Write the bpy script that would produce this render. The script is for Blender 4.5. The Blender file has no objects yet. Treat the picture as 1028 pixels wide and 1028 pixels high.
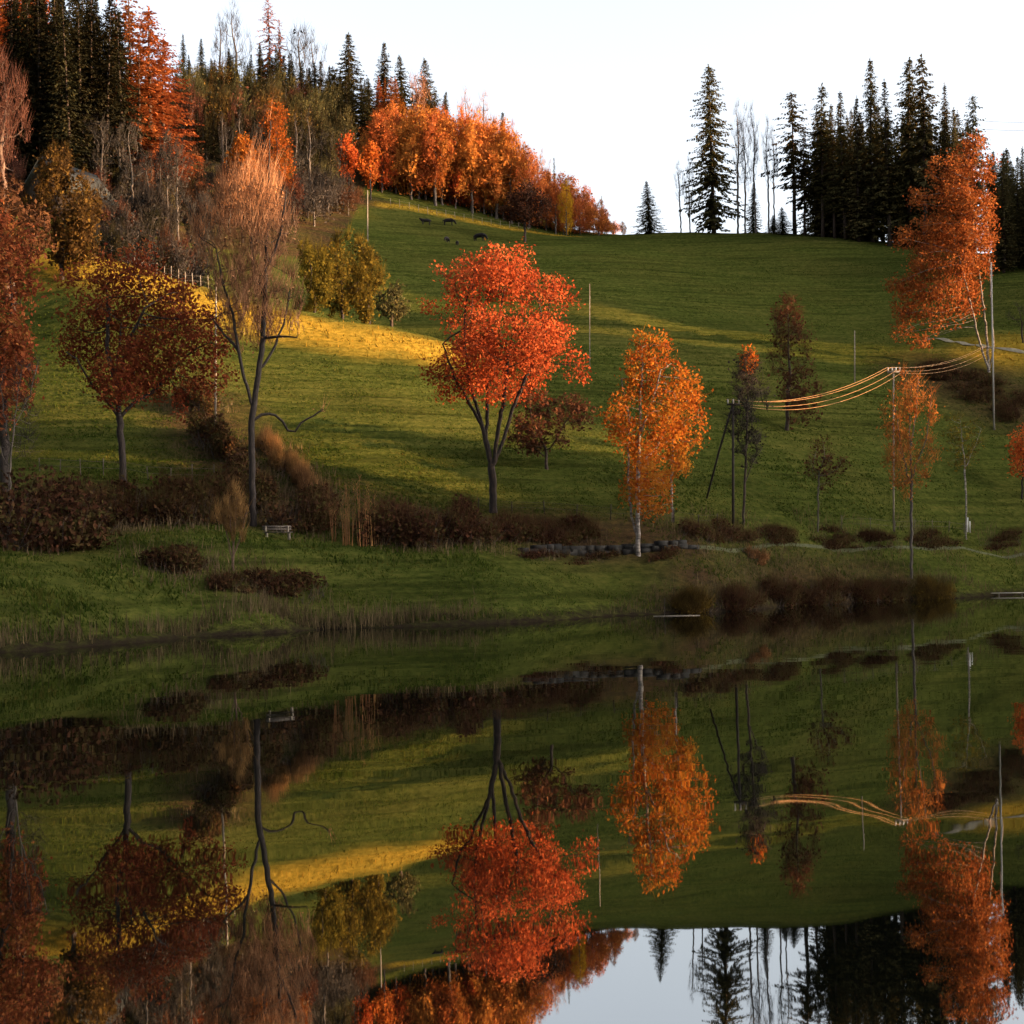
import bpy, math, random
import numpy as np
from mathutils import Vector, Matrix

rng = np.random.default_rng(11)
random.seed(11)
scene = bpy.context.scene
COL = scene.collection
# ------------------------------------------------------------------ camera
FPX, CAMH, YH, CX, ROLL, SIZE = 1440.0, 3.0, 572.0, 514.0, math.radians(1.0), 1028.0
CR, SR = math.cos(ROLL), math.sin(ROLL)

def W(px, py, d):
    dx, dy = px - CX, YH - py
    a, b = dx * CR + dy * SR, -dx * SR + dy * CR
    return np.array([a * d / FPX, d, CAMH + b * d / FPX])

cam = bpy.data.cameras.new("camera")
camo = bpy.data.objects.new("camera", cam)
COL.objects.link(camo)
scene.camera = camo
cam.sensor_width = 36.0
cam.lens = 36.0 * FPX / SIZE
cam.shift_y = (YH - SIZE / 2) / SIZE
cam.clip_end = 6000
cam.clip_start = 0.2
camo.location = (0, 0, CAMH)
# image right = (cos r, sin r): the horizon rises to the right
right = Vector((CR, 0, -SR)); up = Vector((SR, 0, CR)); fwd = Vector((0, 1, 0))
camo.matrix_world = Matrix(((right.x, up.x, -fwd.x, 0), (right.y, up.y, -fwd.y, 0), (right.z, up.z, -fwd.z, CAMH), (0, 0, 0, 1)))

# ------------------------------------------------------------------ sun, sky
SUN_AZ = math.radians(79)      # measured from straight behind the camera towards the right
SUN_EL = math.radians(6.5)
TOSUN = Vector((math.cos(SUN_EL) * math.sin(SUN_AZ), -math.cos(SUN_EL) * math.cos(SUN_AZ), math.sin(SUN_EL)))
sun = bpy.data.lights.new("sun", "SUN")
suno = bpy.data.objects.new("sun", sun)
COL.objects.link(suno)
suno.rotation_euler = TOSUN.to_track_quat('Z', 'Y').to_euler()
suno.location = (200, -50, 120)
sun.energy = 5.0
sun.angle = math.radians(0.6)
sun.color = (1.0, 0.59, 0.28)
world = bpy.data.worlds.new("World")
scene.world = world
world.use_nodes = True
nt = world.node_tree
sky = nt.nodes.new("ShaderNodeTexSky")
sky.sky_type = 'NISHITA'
sky.sun_disc = False
sky.sun_elevation = math.radians(9)
sky.sun_rotation = math.atan2(TOSUN.x, TOSUN.y)
sky.air_density = 0.7
sky.dust_density = 5.0
sky.ozone_density = 0.6
shs = nt.nodes.new("ShaderNodeHueSaturation"); shs.inputs["Saturation"].default_value = 0.40
nt.links.new(sky.outputs[0], shs.inputs["Color"]); nt.links.new(shs.outputs[0], nt.nodes["Background"].inputs[0])
nt.nodes["Background"].inputs[1].default_value = 0.138
vs = scene.view_settings
scene.display_settings.display_device = 'sRGB'
vs.view_transform = 'Standard'
vs.look = 'None'
vs.gamma = 1
vs.exposure = 2.45
scene.cycles.max_bounces = 6
scene.cycles.diffuse_bounces = 3
scene.cycles.transmission_bounces = 3
scene.cycles.sample_clamp_indirect = 4

# ------------------------------------------------------------------ noise
def hash2(ix, iy, seed):
    h = (ix.astype(np.int64) * 374761393 + iy.astype(np.int64) * 668265263 + seed * 974634) & 0x7fffffff
    h = ((h ^ (h >> 13)) * 1274126177) & 0x7fffffff
    return ((h ^ (h >> 16)) & 0xffff) / 65535.0

def noise(x, y, seed=0):
    ix, iy = np.floor(x), np.floor(y)
    fx, fy = x - ix, y - iy
    fx, fy = fx * fx * (3 - 2 * fx), fy * fy * (3 - 2 * fy)
    a, b = hash2(ix, iy, seed), hash2(ix + 1, iy, seed)
    c, d = hash2(ix, iy + 1, seed), hash2(ix + 1, iy + 1, seed)
    return (a + (b - a) * fx) * (1 - fy) + (c + (d - c) * fx) * fy

def fbm(x, y, seed=0, o=3):
    s, amp, t = 0, 1.0, 0
    for k in range(o):
        s = s + amp * noise(x * 2 ** k, y * 2 ** k, seed + k * 17)
        t += amp
        amp *= 0.5
    return s / t

# ------------------------------------------------------------------ terrain from surveyed points
SHORE = [(-120, 662), (0, 655), (100, 648), (200, 639), (300, 633), (400, 629.5), (500, 626), (560, 622.5), (620, 618),
         (700, 615), (800, 608), (900, 602.5), (1028, 596.5), (1130, 593)]
pts = []
def shore_d(px, py):
    b = -(px - CX) * SR + (YH - py) * CR
    return CAMH * FPX / -b
shore_xy = []
for px, py in SHORE:
    d = shore_d(px, py)
    p = W(px, py, d)
    shore_xy.append(p[:2])
    pts.append((p[0], p[1], 0.0))
    pts.append((p[0] * 0.95, p[1] - 4.0, -1.0))
    pts.append((p[0], p[1] + 1.0, 0.55))
SURV = """
0 610 62.5;0 560 70;0 500 85;0 430 112;0 330 145
100 600 67;100 560 75;100 530 84;100 490 92;100 478 97;100 420 115;100 340 137;100 257 158
180 281 158;263 303 158;311 316 159;397 331 161;440 346 165
250 600 74;250 545 83;250 525 90;250 480 100;250 400 125;250 340 145
400 600 82;400 548 90;400 490 102;400 430 120;400 380 140
500 590 84;500 555 92;495 512 102;500 460 115;500 400 140;500 340 175;500 290 215;500 252 260
560 545 98;560 520 103;600 585 94;600 560 98;600 520 105;600 450 122;600 380 152;600 300 205;600 260 250;600 241 290
640 236 305;720 234 302;800 237 288;850 242 276;905 252 270
700 590 97;700 548 103;700 530 107;700 480 120;700 400 150;700 330 195;700 280 240;700 250 275
800 585 108;800 548 114;800 530 118;800 480 130;800 400 158;800 330 203;800 280 245
900 585 117;900 550 123;900 500 137;900 420 160;900 330 210;900 285 240
1000 575 131;1000 553 139;1000 520 146;1000 440 165;1000 380 180;1000 340 192;1000 300 215;1000 262 255
400 262 235;440 237 275;310 196 290;400 207 296;480 222 301;570 237 306
300 250 235;340 290 205
200 262 200;130 240 190;150 205 240;250 188 285;60 225 180;30 235 175
370 146 345;300 132 350;200 100 350;450 172 345;520 207 340;590 236 338;640 241 340
150 115 330;30 130 290;0 60 350;-120 150 260;-120 300 150;-120 500 85
720 262 350;850 272 330;1000 285 310
1130 553 143;1130 440 170;1130 340 195;1130 262 255
"""
for ln in SURV.replace("\n", ";").split(";"):
    if ln.strip():
        px, py, d = map(float, ln.split())
        pts.append(tuple(W(px, py, d)))
# hollow behind the sunlit crest
for px, d, drop in ((180, 168, 1.5), (263, 169, 2.0), (311, 170, 2.2), (397, 172, 0.8)):
    py = dict([(180, 281), (263, 303), (311, 316), (397, 331)])[px]
    p = W(px, py, d)
    pts.append((p[0], p[1], W(px, py, 158)[2] - drop))
# pond bed, near bank and far surroundings
for x, y, z in ((0, 2, 0.9), (-20, 1, 0.9), (20, 1, 0.9), (0, -15, 2), (-40, -10, 3), (40, -10, 3), (0, 9, -0.8), (-15, 10, -0.8), (15, 10, -0.8),
                (0, 30, -2), (-20, 30, -2), (20, 30, -2), (0, 55, -2), (25, 60, -2), (50, 90, -1.6), (45, 60, -2), (40, 30, -1.5), (-38, 30, -1.0),
                (-60, 30, 2.5), (75, 30, 2.5), (85, 80, 1.5), (-130, 60, 14), (-130, 160, 48), (-130, 330, 120), (-130, 420, 125), (0, 420, 80), (80, 420, 58),
                (130, 60, 6), (130, 160, 22), (130, 260, 48), (130, 400, 45)):
    pts.append((x, y, z))
P = np.array(pts)
SC = 100.0
def tps_k(r2):
    return np.where(r2 > 1e-12, 0.5 * r2 * np.log(np.maximum(r2, 1e-12)), 0)
A2 = P[:, :2] / SC
n = len(P)
K = tps_k(((A2[:, None] - A2[None]) ** 2).sum(-1)) + np.eye(n) * 2e-4
L = np.zeros((n + 3, n + 3))
L[:n, :n] = K
L[:n, n] = 1
L[:n, n + 1:] = A2
L[n, :n] = 1
L[n + 1:, :n] = A2.T
coef = np.linalg.solve(L, np.concatenate([P[:, 2], np.zeros(3)]))

SUX, SUY = math.sin(SUN_AZ), -math.cos(SUN_AZ)
TE = math.tan(SUN_EL)
# unseen hill added right of the lake to shape the shade: sun-shadow line w (metres, at s = 0) against u (metres across the light)
SHADE_RIDGE = [(-400, 40), (-100, 45), (60, 40), (76, 33), (82, 25), (88, 31), (92, 28), (96, 10.5), (103, 10), (106, 13), (109, 16.5), (115.5, 16.5), (118, 13), (123, 13), (129, 18), (137, 25), (146, 26), (153, 33),
         (160, 36), (178, 37), (184, 27), (196, 26.5), (199, 46), (204, 52), (232, 67), (266, 81), (275, 83), (280, 86), (286, 81), (293, 77), (300, 72), (315, 71), (345, 70), (420, 40), (700, 10)]
RU, RW = np.array([r[0] for r in SHADE_RIDGE], float), np.array([r[1] for r in SHADE_RIDGE], float)
S0 = 215.0

def ground(x, y):
    x = np.asarray(x, float); y = np.asarray(y, float)
    shp = x.shape
    x, y = x.ravel(), y.ravel()
    xc, yc = np.clip(x, -135, 135), np.clip(y, -25, 420)
    out = np.empty(len(x))
    for i in range(0, len(x), 20000):
        q = np.stack([xc[i:i + 20000], yc[i:i + 20000]], 1) / SC
        r2 = ((q[:, None] - A2[None]) ** 2).sum(-1)
        out[i:i + 20000] = tps_k(r2) @ coef[:n] + coef[n] + q @ coef[n + 1:]
    far = np.hypot(x - xc, y - yc)
    t = np.clip(far / 400, 0, 1)
    t = t * t * (3 - 2 * t)
    out = out * (1 - t) + t * (4 + 6 * noise(x / 200, y / 200, 5))
    out = np.where(y > 420, out - np.clip((y - 420) * 0.25, 0, 60) * (1 - t), out)
    back = np.clip(-y - 22, 0, 140) * .62 + np.clip(-x - 62, 0, 90) * np.clip((66 - y) / 40, 0, 1) * .45  # unseen hills added behind and left of the camera to block skylight
    out = out + back * np.clip(1 - np.maximum(np.abs(x) - 300, 0) / 200, 0, 1)
    s = x * SUX + y * SUY
    u = -x * SUY + y * SUX
    prof = np.interp(u, RU, RW) + TE * S0 + 3.0 * (noise(u / 9.0, u * 0 + 3, 8) - 0.5)
    bump = np.clip(1 - np.abs(s - S0) / 85.0, 0, 1)
    bump = bump * bump * (3 - 2 * bump)
    shade_ridge = prof * bump
    out = np.where(bump > 0, np.maximum(out, shade_ridge), out)
    return out.reshape(shp)

def gz(x, y):
    return float(ground(np.array([x]), np.array([y]))[0])

DS = np.concatenate([np.arange(50, 180, 0.25), np.arange(180, 420, 0.5)])
def hit(px, py, dmin=50.0):
    """first ground point seen along a photo ray"""
    a = W(px, py, 1.0)
    k = DS >= dmin
    dd = DS[k]
    X, Z = a[0] * dd, CAMH + (a[2] - CAMH) * dd
    g = ground(X, dd)
    w = np.nonzero(g >= Z)[0]
    d = dd[w[0]] if len(w) else dd[-1]
    x, y = a[0] * d, d
    return np.array([x, y, gz(x, y)])

def at(px, d, py=400):
    a = W(px, py, d)
    return np.array([a[0], d, gz(a[0], d)])

# ------------------------------------------------------------------ mesh helpers
def mesh_np(name, V, Fs, smooth=False):
    """Fs: list of (n,k) int arrays"""
    me = bpy.data.meshes.new(name)
    V = np.ascontiguousarray(V, dtype=np.float32)
    me.vertices.add(len(V))
    me.vertices.foreach_set("co", V.ravel())
    Fs = [f for f in Fs if len(f)]
    loops = np.concatenate([f.ravel() for f in Fs]).astype(np.int32)
    tot = np.concatenate([np.full(len(f), f.shape[1], np.int32) for f in Fs])
    st = np.concatenate([[0], np.cumsum(tot)[:-1]]).astype(np.int32)
    me.loops.add(len(loops))
    me.loops.foreach_set("vertex_index", loops)
    me.polygons.add(len(tot))
    me.polygons.foreach_set("loop_start", st)
    me.update(calc_edges=True)
    if smooth:
        me.shade_smooth()
    return me

def obj(name, me, mat=None, parent=None, loc=None):
    o = bpy.data.objects.new(name, me)
    COL.objects.link(o)
    if mat and not me.materials:
        me.materials.append(mat)
    if parent:
        o.parent = parent
    if loc is not None:
        o.location = tuple(loc)
    return o

def tag(o, label=None, cat=None, group=None, kind=None):
    if label: o["label"] = label
    if cat: o["category"] = cat
    if group: o["group"] = group
    if kind: o["kind"] = kind
    return o

def thing(name, label, cat, loc, rz=0, group=None):
    o = bpy.data.objects.new(name, None)
    COL.objects.link(o)
    o.empty_display_size = 0.5
    o.location = tuple(loc)
    o.rotation_euler = (0, 0, rz)
    return tag(o, label, cat, group)

def dup(root, loc, rz, scale, label, group):
    r = root.copy(); COL.objects.link(r)
    r.location = tuple(loc); r.rotation_euler = (0, 0, rz); r.scale = scale
    r["label"] = label
    if group: r["group"] = group
    elif "group" in r: del r["group"]
    for ch in root.children:
        c = ch.copy(); COL.objects.link(c); c.parent = r
    return r

class MB:
    """collects boxes and tubes into one mesh"""
    def __init__(s): s.v, s.q, s.n = [], [], 0
    def add(s, V, Q):
        s.v.append(np.asarray(V, float)); s.q.append(np.asarray(Q, int) + s.n); s.n += len(V)
    def box(s, c, size, rz=0, bev=0.0):
        hx, hy, hz = np.array(size) / 2
        b = min(bev, hx * .9, hy * .9, hz * .9)
        V = []
        rings = [(-hz, b), (-hz + b, 0), (hz - b, 0), (hz, b)] if b > 0 else [(-hz, 0), (hz, 0)]
        for z, i in rings:
            V += [(-hx + i, -hy + i, z), (hx - i, -hy + i, z), (hx - i, hy - i, z), (-hx + i, hy - i, z)]
        V = np.array(V)
        ca, sa = math.cos(rz), math.sin(rz)
        V = np.stack([V[:, 0] * ca - V[:, 1] * sa, V[:, 0] * sa + V[:, 1] * ca, V[:, 2]], 1) + np.array(c)
        Q = []
        for r in range(len(rings) - 1):
            for k in range(4):
                Q.append((r * 4 + k, r * 4 + (k + 1) % 4, r * 4 + 4 + (k + 1) % 4, r * 4 + 4 + k))
        m = (len(rings) - 1) * 4
        Q += [(3, 2, 1, 0), (m, m + 1, m + 2, m + 3)]
        s.add(V, Q)
    def tube(s, path, r, k=6):
        path = np.array(path, float)
        m = len(path)
        r = np.broadcast_to(np.asarray(r, float), (m,))
        d = np.gradient(path, axis=0)
        d /= np.linalg.norm(d, axis=1)[:, None] + 1e-9
        ref = np.array([0, 1, 0.0]) if abs(d[0][2]) > .5 else np.array([0, 0, 1.0])
        a = np.cross(d, ref); a /= np.linalg.norm(a, axis=1)[:, None] + 1e-9
        b = np.cross(d, a)
        t = np.arange(k) * 2 * math.pi / k
        V = path[:, None] + r[:, None, None] * (np.cos(t)[None, :, None] * a[:, None] + np.sin(t)[None, :, None] * b[:, None])
        V = np.concatenate([V.reshape(-1, 3), path[:1], path[-1:]])
        Q = []
        for i in range(m - 1):
            for j in range(k):
                Q.append((i * k + j, i * k + (j + 1) % k, (i + 1) * k + (j + 1) % k, (i + 1) * k + j))
        for j in range(0, k, 2):
            Q.append((m * k, (j + 2) % k, (j + 1) % k, j))
            e = (m - 1) * k
            Q.append((m * k + 1, e + j, e + (j + 1) % k, e + (j + 2) % k))
        s.add(V, Q)
    def build(s, name, mat, parent=None, smooth=False, loc=None):
        me = mesh_np(name, np.concatenate(s.v), [np.concatenate(s.q)], smooth)
        return obj(name, me, mat, parent, loc)

# ------------------------------------------------------------------ materials
def new_mat(name):
    m = bpy.data.materials.new(name)
    m.use_nodes = True
    t = m.node_tree
    t.nodes.clear()
    out = t.nodes.new("ShaderNodeOutputMaterial")
    return m, t, out

def ramp(t, cols, fac, pos=None):
    r = t.nodes.new("ShaderNodeValToRGB")
    e = r.color_ramp.elements
    pos = pos or [i / (len(cols) - 1) for i in range(len(cols))]
    while len(e) < len(cols): e.new(0.5)
    for i, (c, p) in enumerate(zip(cols, pos)):
        e[i].position = p; e[i].color = (*c, 1)
    t.links.new(fac, r.inputs[0])
    return r.outputs[0]

def tex_noise(t, scale, detail=3, vec=None, rough=0.55):
    nn = t.nodes.new("ShaderNodeTexNoise")
    nn.inputs["Scale"].default_value = scale
    nn.inputs["Detail"].default_value = detail
    nn.inputs["Roughness"].default_value = rough
    if vec: t.links.new(vec, nn.inputs["Vector"])
    return nn.outputs["Fac"]

def mixc(t, a, b, f):
    m = t.nodes.new("ShaderNodeMix"); m.data_type = 'RGBA'
    for s, v in ((6, a), (7, b), (0, f)):
        if hasattr(v, "is_output"): t.links.new(v, m.inputs[s])
        elif s == 0: m.inputs[0].default_value = v
        else: m.inputs[s].default_value = (*v, 1)
    return m.outputs[2]

def math_(t, op, a, b=0.0, clamp=False):
    m = t.nodes.new("ShaderNodeMath"); m.operation = op; m.use_clamp = clamp
    for i, v in enumerate((a, b)):
        if hasattr(v, "is_output"): t.links.new(v, m.inputs[i])
        else: m.inputs[i].default_value = v
    return m.outputs[0]

def leaf_mat(name, cols, transl=0.4, vary=0.25, vf=0.78):
    m, t, out = new_mat(name)
    g = t.nodes.new("ShaderNodeNewGeometry")
    tc = t.nodes.new("ShaderNodeTexCoord")
    cl = math_(t, 'MULTIPLY', math_(t, 'SUBTRACT', tex_noise(t, 0.55, 2, tc.outputs["Object"]), 0.5), 1.5)
    c = ramp(t, cols, math_(t, 'ADD', math_(t, 'ADD', math_(t, 'MULTIPLY', g.outputs["Random Per Island"], 0.7), 0.15), cl, True))
    oi = t.nodes.new("ShaderNodeObjectInfo")
    hsv = t.nodes.new("ShaderNodeHueSaturation")
    mr = t.nodes.new("ShaderNodeMapRange")
    mr.inputs[3].default_value = (1 - vary) * vf; mr.inputs[4].default_value = (1 + vary) * vf
    t.links.new(oi.outputs["Random"], mr.inputs[0])
    t.links.new(mr.outputs[0], hsv.inputs["Value"])
    hr = t.nodes.new("ShaderNodeMapRange")
    hr.inputs[3].default_value = 0.5 - vary * 0.04; hr.inputs[4].default_value = 0.5 + vary * 0.04
    t.links.new(math_(t, 'FRACT', math_(t, 'MULTIPLY', oi.outputs["Random"], 7.3)), hr.inputs[0])
    t.links.new(hr.outputs[0], hsv.inputs["Hue"])
    t.links.new(c, hsv.inputs["Color"])
    d = t.nodes.new("ShaderNodeBsdfDiffuse"); tr = t.nodes.new("ShaderNodeBsdfTranslucent")
    t.links.new(hsv.outputs[0], d.inputs[0]); t.links.new(hsv.outputs[0], tr.inputs[0])
    mx = t.nodes.new("ShaderNodeMixShader"); mx.inputs[0].default_value = transl
    t.links.new(d.outputs[0], mx.inputs[1]); t.links.new(tr.outputs[0], mx.inputs[2])
    t.links.new(mx.outputs[0], out.inputs[0])
    return m

def solid(name, c1, c2, scale=3, rough=0.85, bump=0.3, stretch=(1, 1, 1)):
    m, t, out = new_mat(name)
    tc = t.nodes.new("ShaderNodeTexCoord")
    mp = t.nodes.new("ShaderNodeMapping"); mp.inputs["Scale"].default_value = stretch
    t.links.new(tc.outputs["Object"], mp.inputs[0])
    f = tex_noise(t, scale, 4, mp.outputs[0])
    p = t.nodes.new("ShaderNodeBsdfPrincipled")
    p.inputs["Roughness"].default_value = rough
    p.inputs["Specular IOR Level"].default_value = 0.2
    t.links.new(ramp(t, [c1, c2], f, [0.35, 0.65]), p.inputs["Base Color"])
    b = t.nodes.new("ShaderNodeBump"); b.inputs["Strength"].default_value = bump
    t.links.new(f, b.inputs["Height"]); t.links.new(b.outputs[0], p.inputs["Normal"])
    t.links.new(p.outputs[0], out.inputs[0])
    return m

M = {}
M["bark"] = solid("bark", (0.010, 0.007, 0.006), (0.028, 0.020, 0.016), 4, stretch=(3, 3, .6))
M["bark_grey"] = solid("grey_bark", (0.035, 0.028, 0.022), (0.09, 0.072, 0.058), 4, stretch=(3, 3, .6))
M["bark_birch"] = solid("birch_bark", (0.045, 0.036, 0.03), (0.26, 0.22, 0.185), 2.2, stretch=(1, 1, 2.5))
M["bark_pink"] = solid("twiggy_bark", (0.05, 0.030, 0.022), (0.10, 0.06, 0.04), 3)
M["bark_dark"] = solid("dark_conifer_bark", (0.018, 0.012, 0.009), (0.045, 0.029, 0.02), 4)
M["maple"] = leaf_mat("maple_leaves", [(0.15, 0.026, 0.010), (0.28, 0.048, 0.016), (0.40, 0.078, 0.026), (0.41, 0.115, 0.04)], .42)
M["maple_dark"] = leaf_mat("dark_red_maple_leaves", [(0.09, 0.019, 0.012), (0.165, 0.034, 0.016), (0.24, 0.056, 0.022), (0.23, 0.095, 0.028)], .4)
M["birch"] = leaf_mat("birch_leaves", [(0.30, 0.075, 0.012), (0.42, 0.12, 0.018), (0.50, 0.19, 0.022), (0.48, 0.24, 0.03)], .45)
M["gold"] = leaf_mat("golden_leaves", [(0.40, 0.16, 0.012), (0.52, 0.25, 0.02), (0.56, 0.30, 0.03)], .45)
M["orange"] = leaf_mat("orange_leaves", [(0.22, 0.045, 0.012), (0.33, 0.075, 0.016), (0.42, 0.12, 0.022), (0.30, 0.06, 0.016)], .42, .4)
M["twig"] = leaf_mat("reddish_twigs", [(0.10, 0.042, 0.024), (0.22, 0.088, 0.048), (0.34, 0.145, 0.075), (0.42, 0.20, 0.11)], .1)
M["twig_grey"] = leaf_mat("grey_twigs", [(0.018, 0.015, 0.012), (0.034, 0.028, 0.023), (0.055, 0.045, 0.036)], .1)
M["brown"] = leaf_mat("brown_leaves", [(0.045, 0.02, 0.012), (0.08, 0.032, 0.018), (0.11, 0.048, 0.022)], .3)
M["olive"] = leaf_mat("olive_yellow_leaves", [(0.05, 0.034, 0.010), (0.085, 0.062, 0.012), (0.14, 0.098, 0.015), (0.20, 0.125, 0.018)], .4)
M["spruce"] = leaf_mat("spruce_needles", [(0.0325, 0.0300, 0.0137), (0.0525, 0.0462, 0.0200), (0.0750, 0.0625, 0.0238), (0.1063, 0.0750, 0.0275)], .28, .3)
M["larch"] = leaf_mat("larch_needles", [(0.14, 0.040, 0.013), (0.25, 0.075, 0.020), (0.34, 0.115, 0.030)], .35)
M["copper"] = leaf_mat("copper_leaves", [(0.16, 0.038, 0.014), (0.26, 0.066, 0.020), (0.34, 0.10, 0.028), (0.38, 0.135, 0.038)], .4)
M["bark_pale"] = solid("pale_birch_bark", (0.22, 0.17, 0.13), (0.5, 0.42, 0.34), 1.5)
M["row"] = leaf_mat("sun_tinted_orange_leaves", [(0.26, 0.070, 0.020), (0.40, 0.122, 0.030), (0.50, 0.185, 0.042), (0.36, 0.095, 0.024)], .5, .3, .95)  # lighter copy of the orange leaves, the row's sunlight put into the colour
M["spruce_shade"] = leaf_mat("shaded_spruce_needles", [(0.010, 0.010, 0.006), (0.018, 0.017, 0.009), (0.028, 0.025, 0.011), (0.045, 0.032, 0.013)], .12, .3)  # darker copy of the spruce needles, the left wood's shade put into the colour
M["russet"] = leaf_mat("russet_leaves", [(0.030, 0.018, 0.009), (0.060, 0.034, 0.012), (0.095, 0.054, 0.015), (0.17, 0.10, 0.020)], .35)
M["twig_brown"] = leaf_mat("brown_twigs", [(0.035, 0.018, 0.012), (0.07, 0.032, 0.02), (0.12, 0.055, 0.032)], .1)
M["bramble"] = leaf_mat("bramble_leaves", [(0.022, 0.012, 0.008), (0.042, 0.021, 0.012), (0.070, 0.030, 0.015), (0.050, 0.044, 0.014), (0.085, 0.052, 0.022)], .25)
M["straw"] = leaf_mat("dry_reeds", [(0.06, 0.042, 0.024), (0.11, 0.078, 0.042), (0.17, 0.12, 0.065)], .25)
M["rust"] = leaf_mat("rusty_stems_sunlit_grass", [(0.12, 0.062, 0.027), (0.24, 0.118, 0.048), (0.37, 0.185, 0.07)], .3)  # dry-stem rust, brightened so the grass-edge bushes look sunlit
M["wood"] = solid("weathered_wood", (0.10, 0.08, 0.06), (0.22, 0.18, 0.14), 6, stretch=(4, 4, .5))
M["wood_pale"] = solid("pale_weathered_wood", (0.16, 0.14, 0.12), (0.30, 0.27, 0.235), 6, stretch=(.6, 4, 4))
M["stone"] = solid("dark_stone", (0.005, 0.0045, 0.004), (0.017, 0.015, 0.012), 2.5, bump=.6)
M["wire"] = solid("sunlit_orange_wire", (0.27, 0.14, 0.06), (0.33, 0.18, 0.08), 3)  # orange sunlight on the wires is put into their colour
M["ceramic"] = solid("white_ceramic", (0.34, 0.32, 0.30), (0.44, 0.42, 0.40), 3, rough=.3, bump=0)
M["hide"] = solid("dark_hide", (0.004, 0.003, 0.003), (0.010, 0.007, 0.006), 2)
M["roof"] = solid("grey_roof", (0.018, 0.019, 0.016), (0.042, 0.043, 0.035), 3)
M["plank"] = solid("brown_boards", (0.02, 0.014, 0.010), (0.045, 0.03, 0.02), 3, stretch=(5, 5, .5))

# ground
gm, t, out = new_mat("meadow_grass")
geo = t.nodes.new("ShaderNodeNewGeometry")
def mapped(sc):
    mp = t.nodes.new("ShaderNodeMapping"); mp.inputs["Scale"].default_value = sc
    t.links.new(geo.outputs["Position"], mp.inputs[0]); return mp.outputs[0]
streak = tex_noise(t, 1.0, 4, mapped((0.055, 0.03, 2.1)), .62)
patch = tex_noise(t, 0.05, 4, mapped((1, 1, 1)))
fine = tex_noise(t, 2.2, 5, mapped((0.7, .5, 1.6)), .7)
green = ramp(t, [(0.015, 0.021, 0.004), (0.035, 0.042, 0.0085), (0.060, 0.061, 0.0135)], fine, [.3, .5, .72])
straw = ramp(t, [(0.030, 0.032, 0.007), (0.070, 0.062, 0.015)], fine, [.3, .7])
dark = (0.0073, 0.0099, 0.0026)
c = mixc(t, green, straw, math_(t, 'MULTIPLY', ramp(t, [(0, 0, 0), (1, 1, 1)], patch, [.42, .68]), .6))
c = mixc(t, c, dark, math_(t, 'MULTIPLY', ramp(t, [(1, 1, 1), (0, 0, 0)], streak, [.32, .55]), .62))
c = mixc(t, c, straw, math_(t, 'MULTIPLY', ramp(t, [(0, 0, 0), (1, 1, 1)], streak, [.55, .70]), .6))
at_ = t.nodes.new("ShaderNodeAttribute"); at_.attribute_name = "litter"
litter = ramp(t, [(0.012, 0.009, 0.006), (0.032, 0.020, 0.010), (0.058, 0.032, 0.014)], fine, [.3, .5, .7])
c = mixc(t, c, litter, at_.outputs["Fac"])
at2 = t.nodes.new("ShaderNodeAttribute"); at2.attribute_name = "sunlit_drygrass"
c = mixc(t, c, ramp(t, [(0.10, 0.064, 0.008), (0.20, 0.122, 0.014), (0.29, 0.172, 0.022)], fine, [.3, .5, .7]), at2.outputs["Fac"])  # gold of the sunlit strips painted in as dry-grass colour
sepz = t.nodes.new("ShaderNodeSeparateXYZ"); t.links.new(geo.outputs["Position"], sepz.inputs[0])
mudf = math_(t, 'SUBTRACT', 1.0, math_(t, 'MULTIPLY', math_(t, 'ADD', sepz.outputs[2], math_(t, 'MULTIPLY', math_(t, 'SUBTRACT', fine, .5), 1.5)), 1.4), True)
c = mixc(t, c, (0.014, 0.010, 0.007), mudf)
p = t.nodes.new("ShaderNodeBsdfPrincipled")
p.inputs["Roughness"].default_value = 1.0; p.inputs["Specular IOR Level"].default_value = 0.0
t.links.new(c, p.inputs["Base Color"])
b = t.nodes.new("ShaderNodeBump"); b.inputs["Strength"].default_value = .8; b.inputs["Distance"].default_value = .25
t.links.new(fine, b.inputs["Height"]); t.links.new(b.outputs[0], p.inputs["Normal"])
t.links.new(p.outputs[0], out.inputs[0])

# ------------------------------------------------------------------ ground sheet
def axis(segs):
    o = []
    for a, b_, st in segs: o.append(np.arange(a, b_, st))
    return np.concatenate(o)
xs = axis([(-1800, -300, 100), (-300, -112, 10), (-112, 112, .9), (112, 420, 6), (420, 1900, 100)])
ys = axis([(-1500, -100, 100), (-100, 48, 4), (48, 118, .42), (118, 325, .75), (325, 460, 5), (460, 2600, 80)])
GX, GY = np.meshgrid(xs, ys)
GZ = ground(GX, GY)
near = (np.abs(GX) < 112) & (GY > 48) & (GY < 325)
ter = np.sin(2 * math.pi * (GZ + 1.6 * (fbm(GX / 14, GY / 14, 3) - .5)) / 0.95 + 5 * fbm(GX / 9, GY / 40, 9))
tmask = np.clip((GZ - 7) / 6, 0, 1) * near
GZ2 = GZ + tmask * 0.20 * ter * (0.4 + fbm(GX / 12, GY / 12, 21)) + near * (fbm(GX / 2.2, GY / 2.2, 31, 3) - .5) * np.where(GZ > 0.05, .28, .05) \
    + near * (fbm(GX / 11, GY / 11, 41, 2) - .5) * np.clip(GZ / 3, 0, 1) * .7
V = np.stack([GX.ravel(), GY.ravel(), GZ2.ravel()], 1)
ny, nx = GX.shape
idx = np.arange(ny * nx).reshape(ny, nx)
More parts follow.
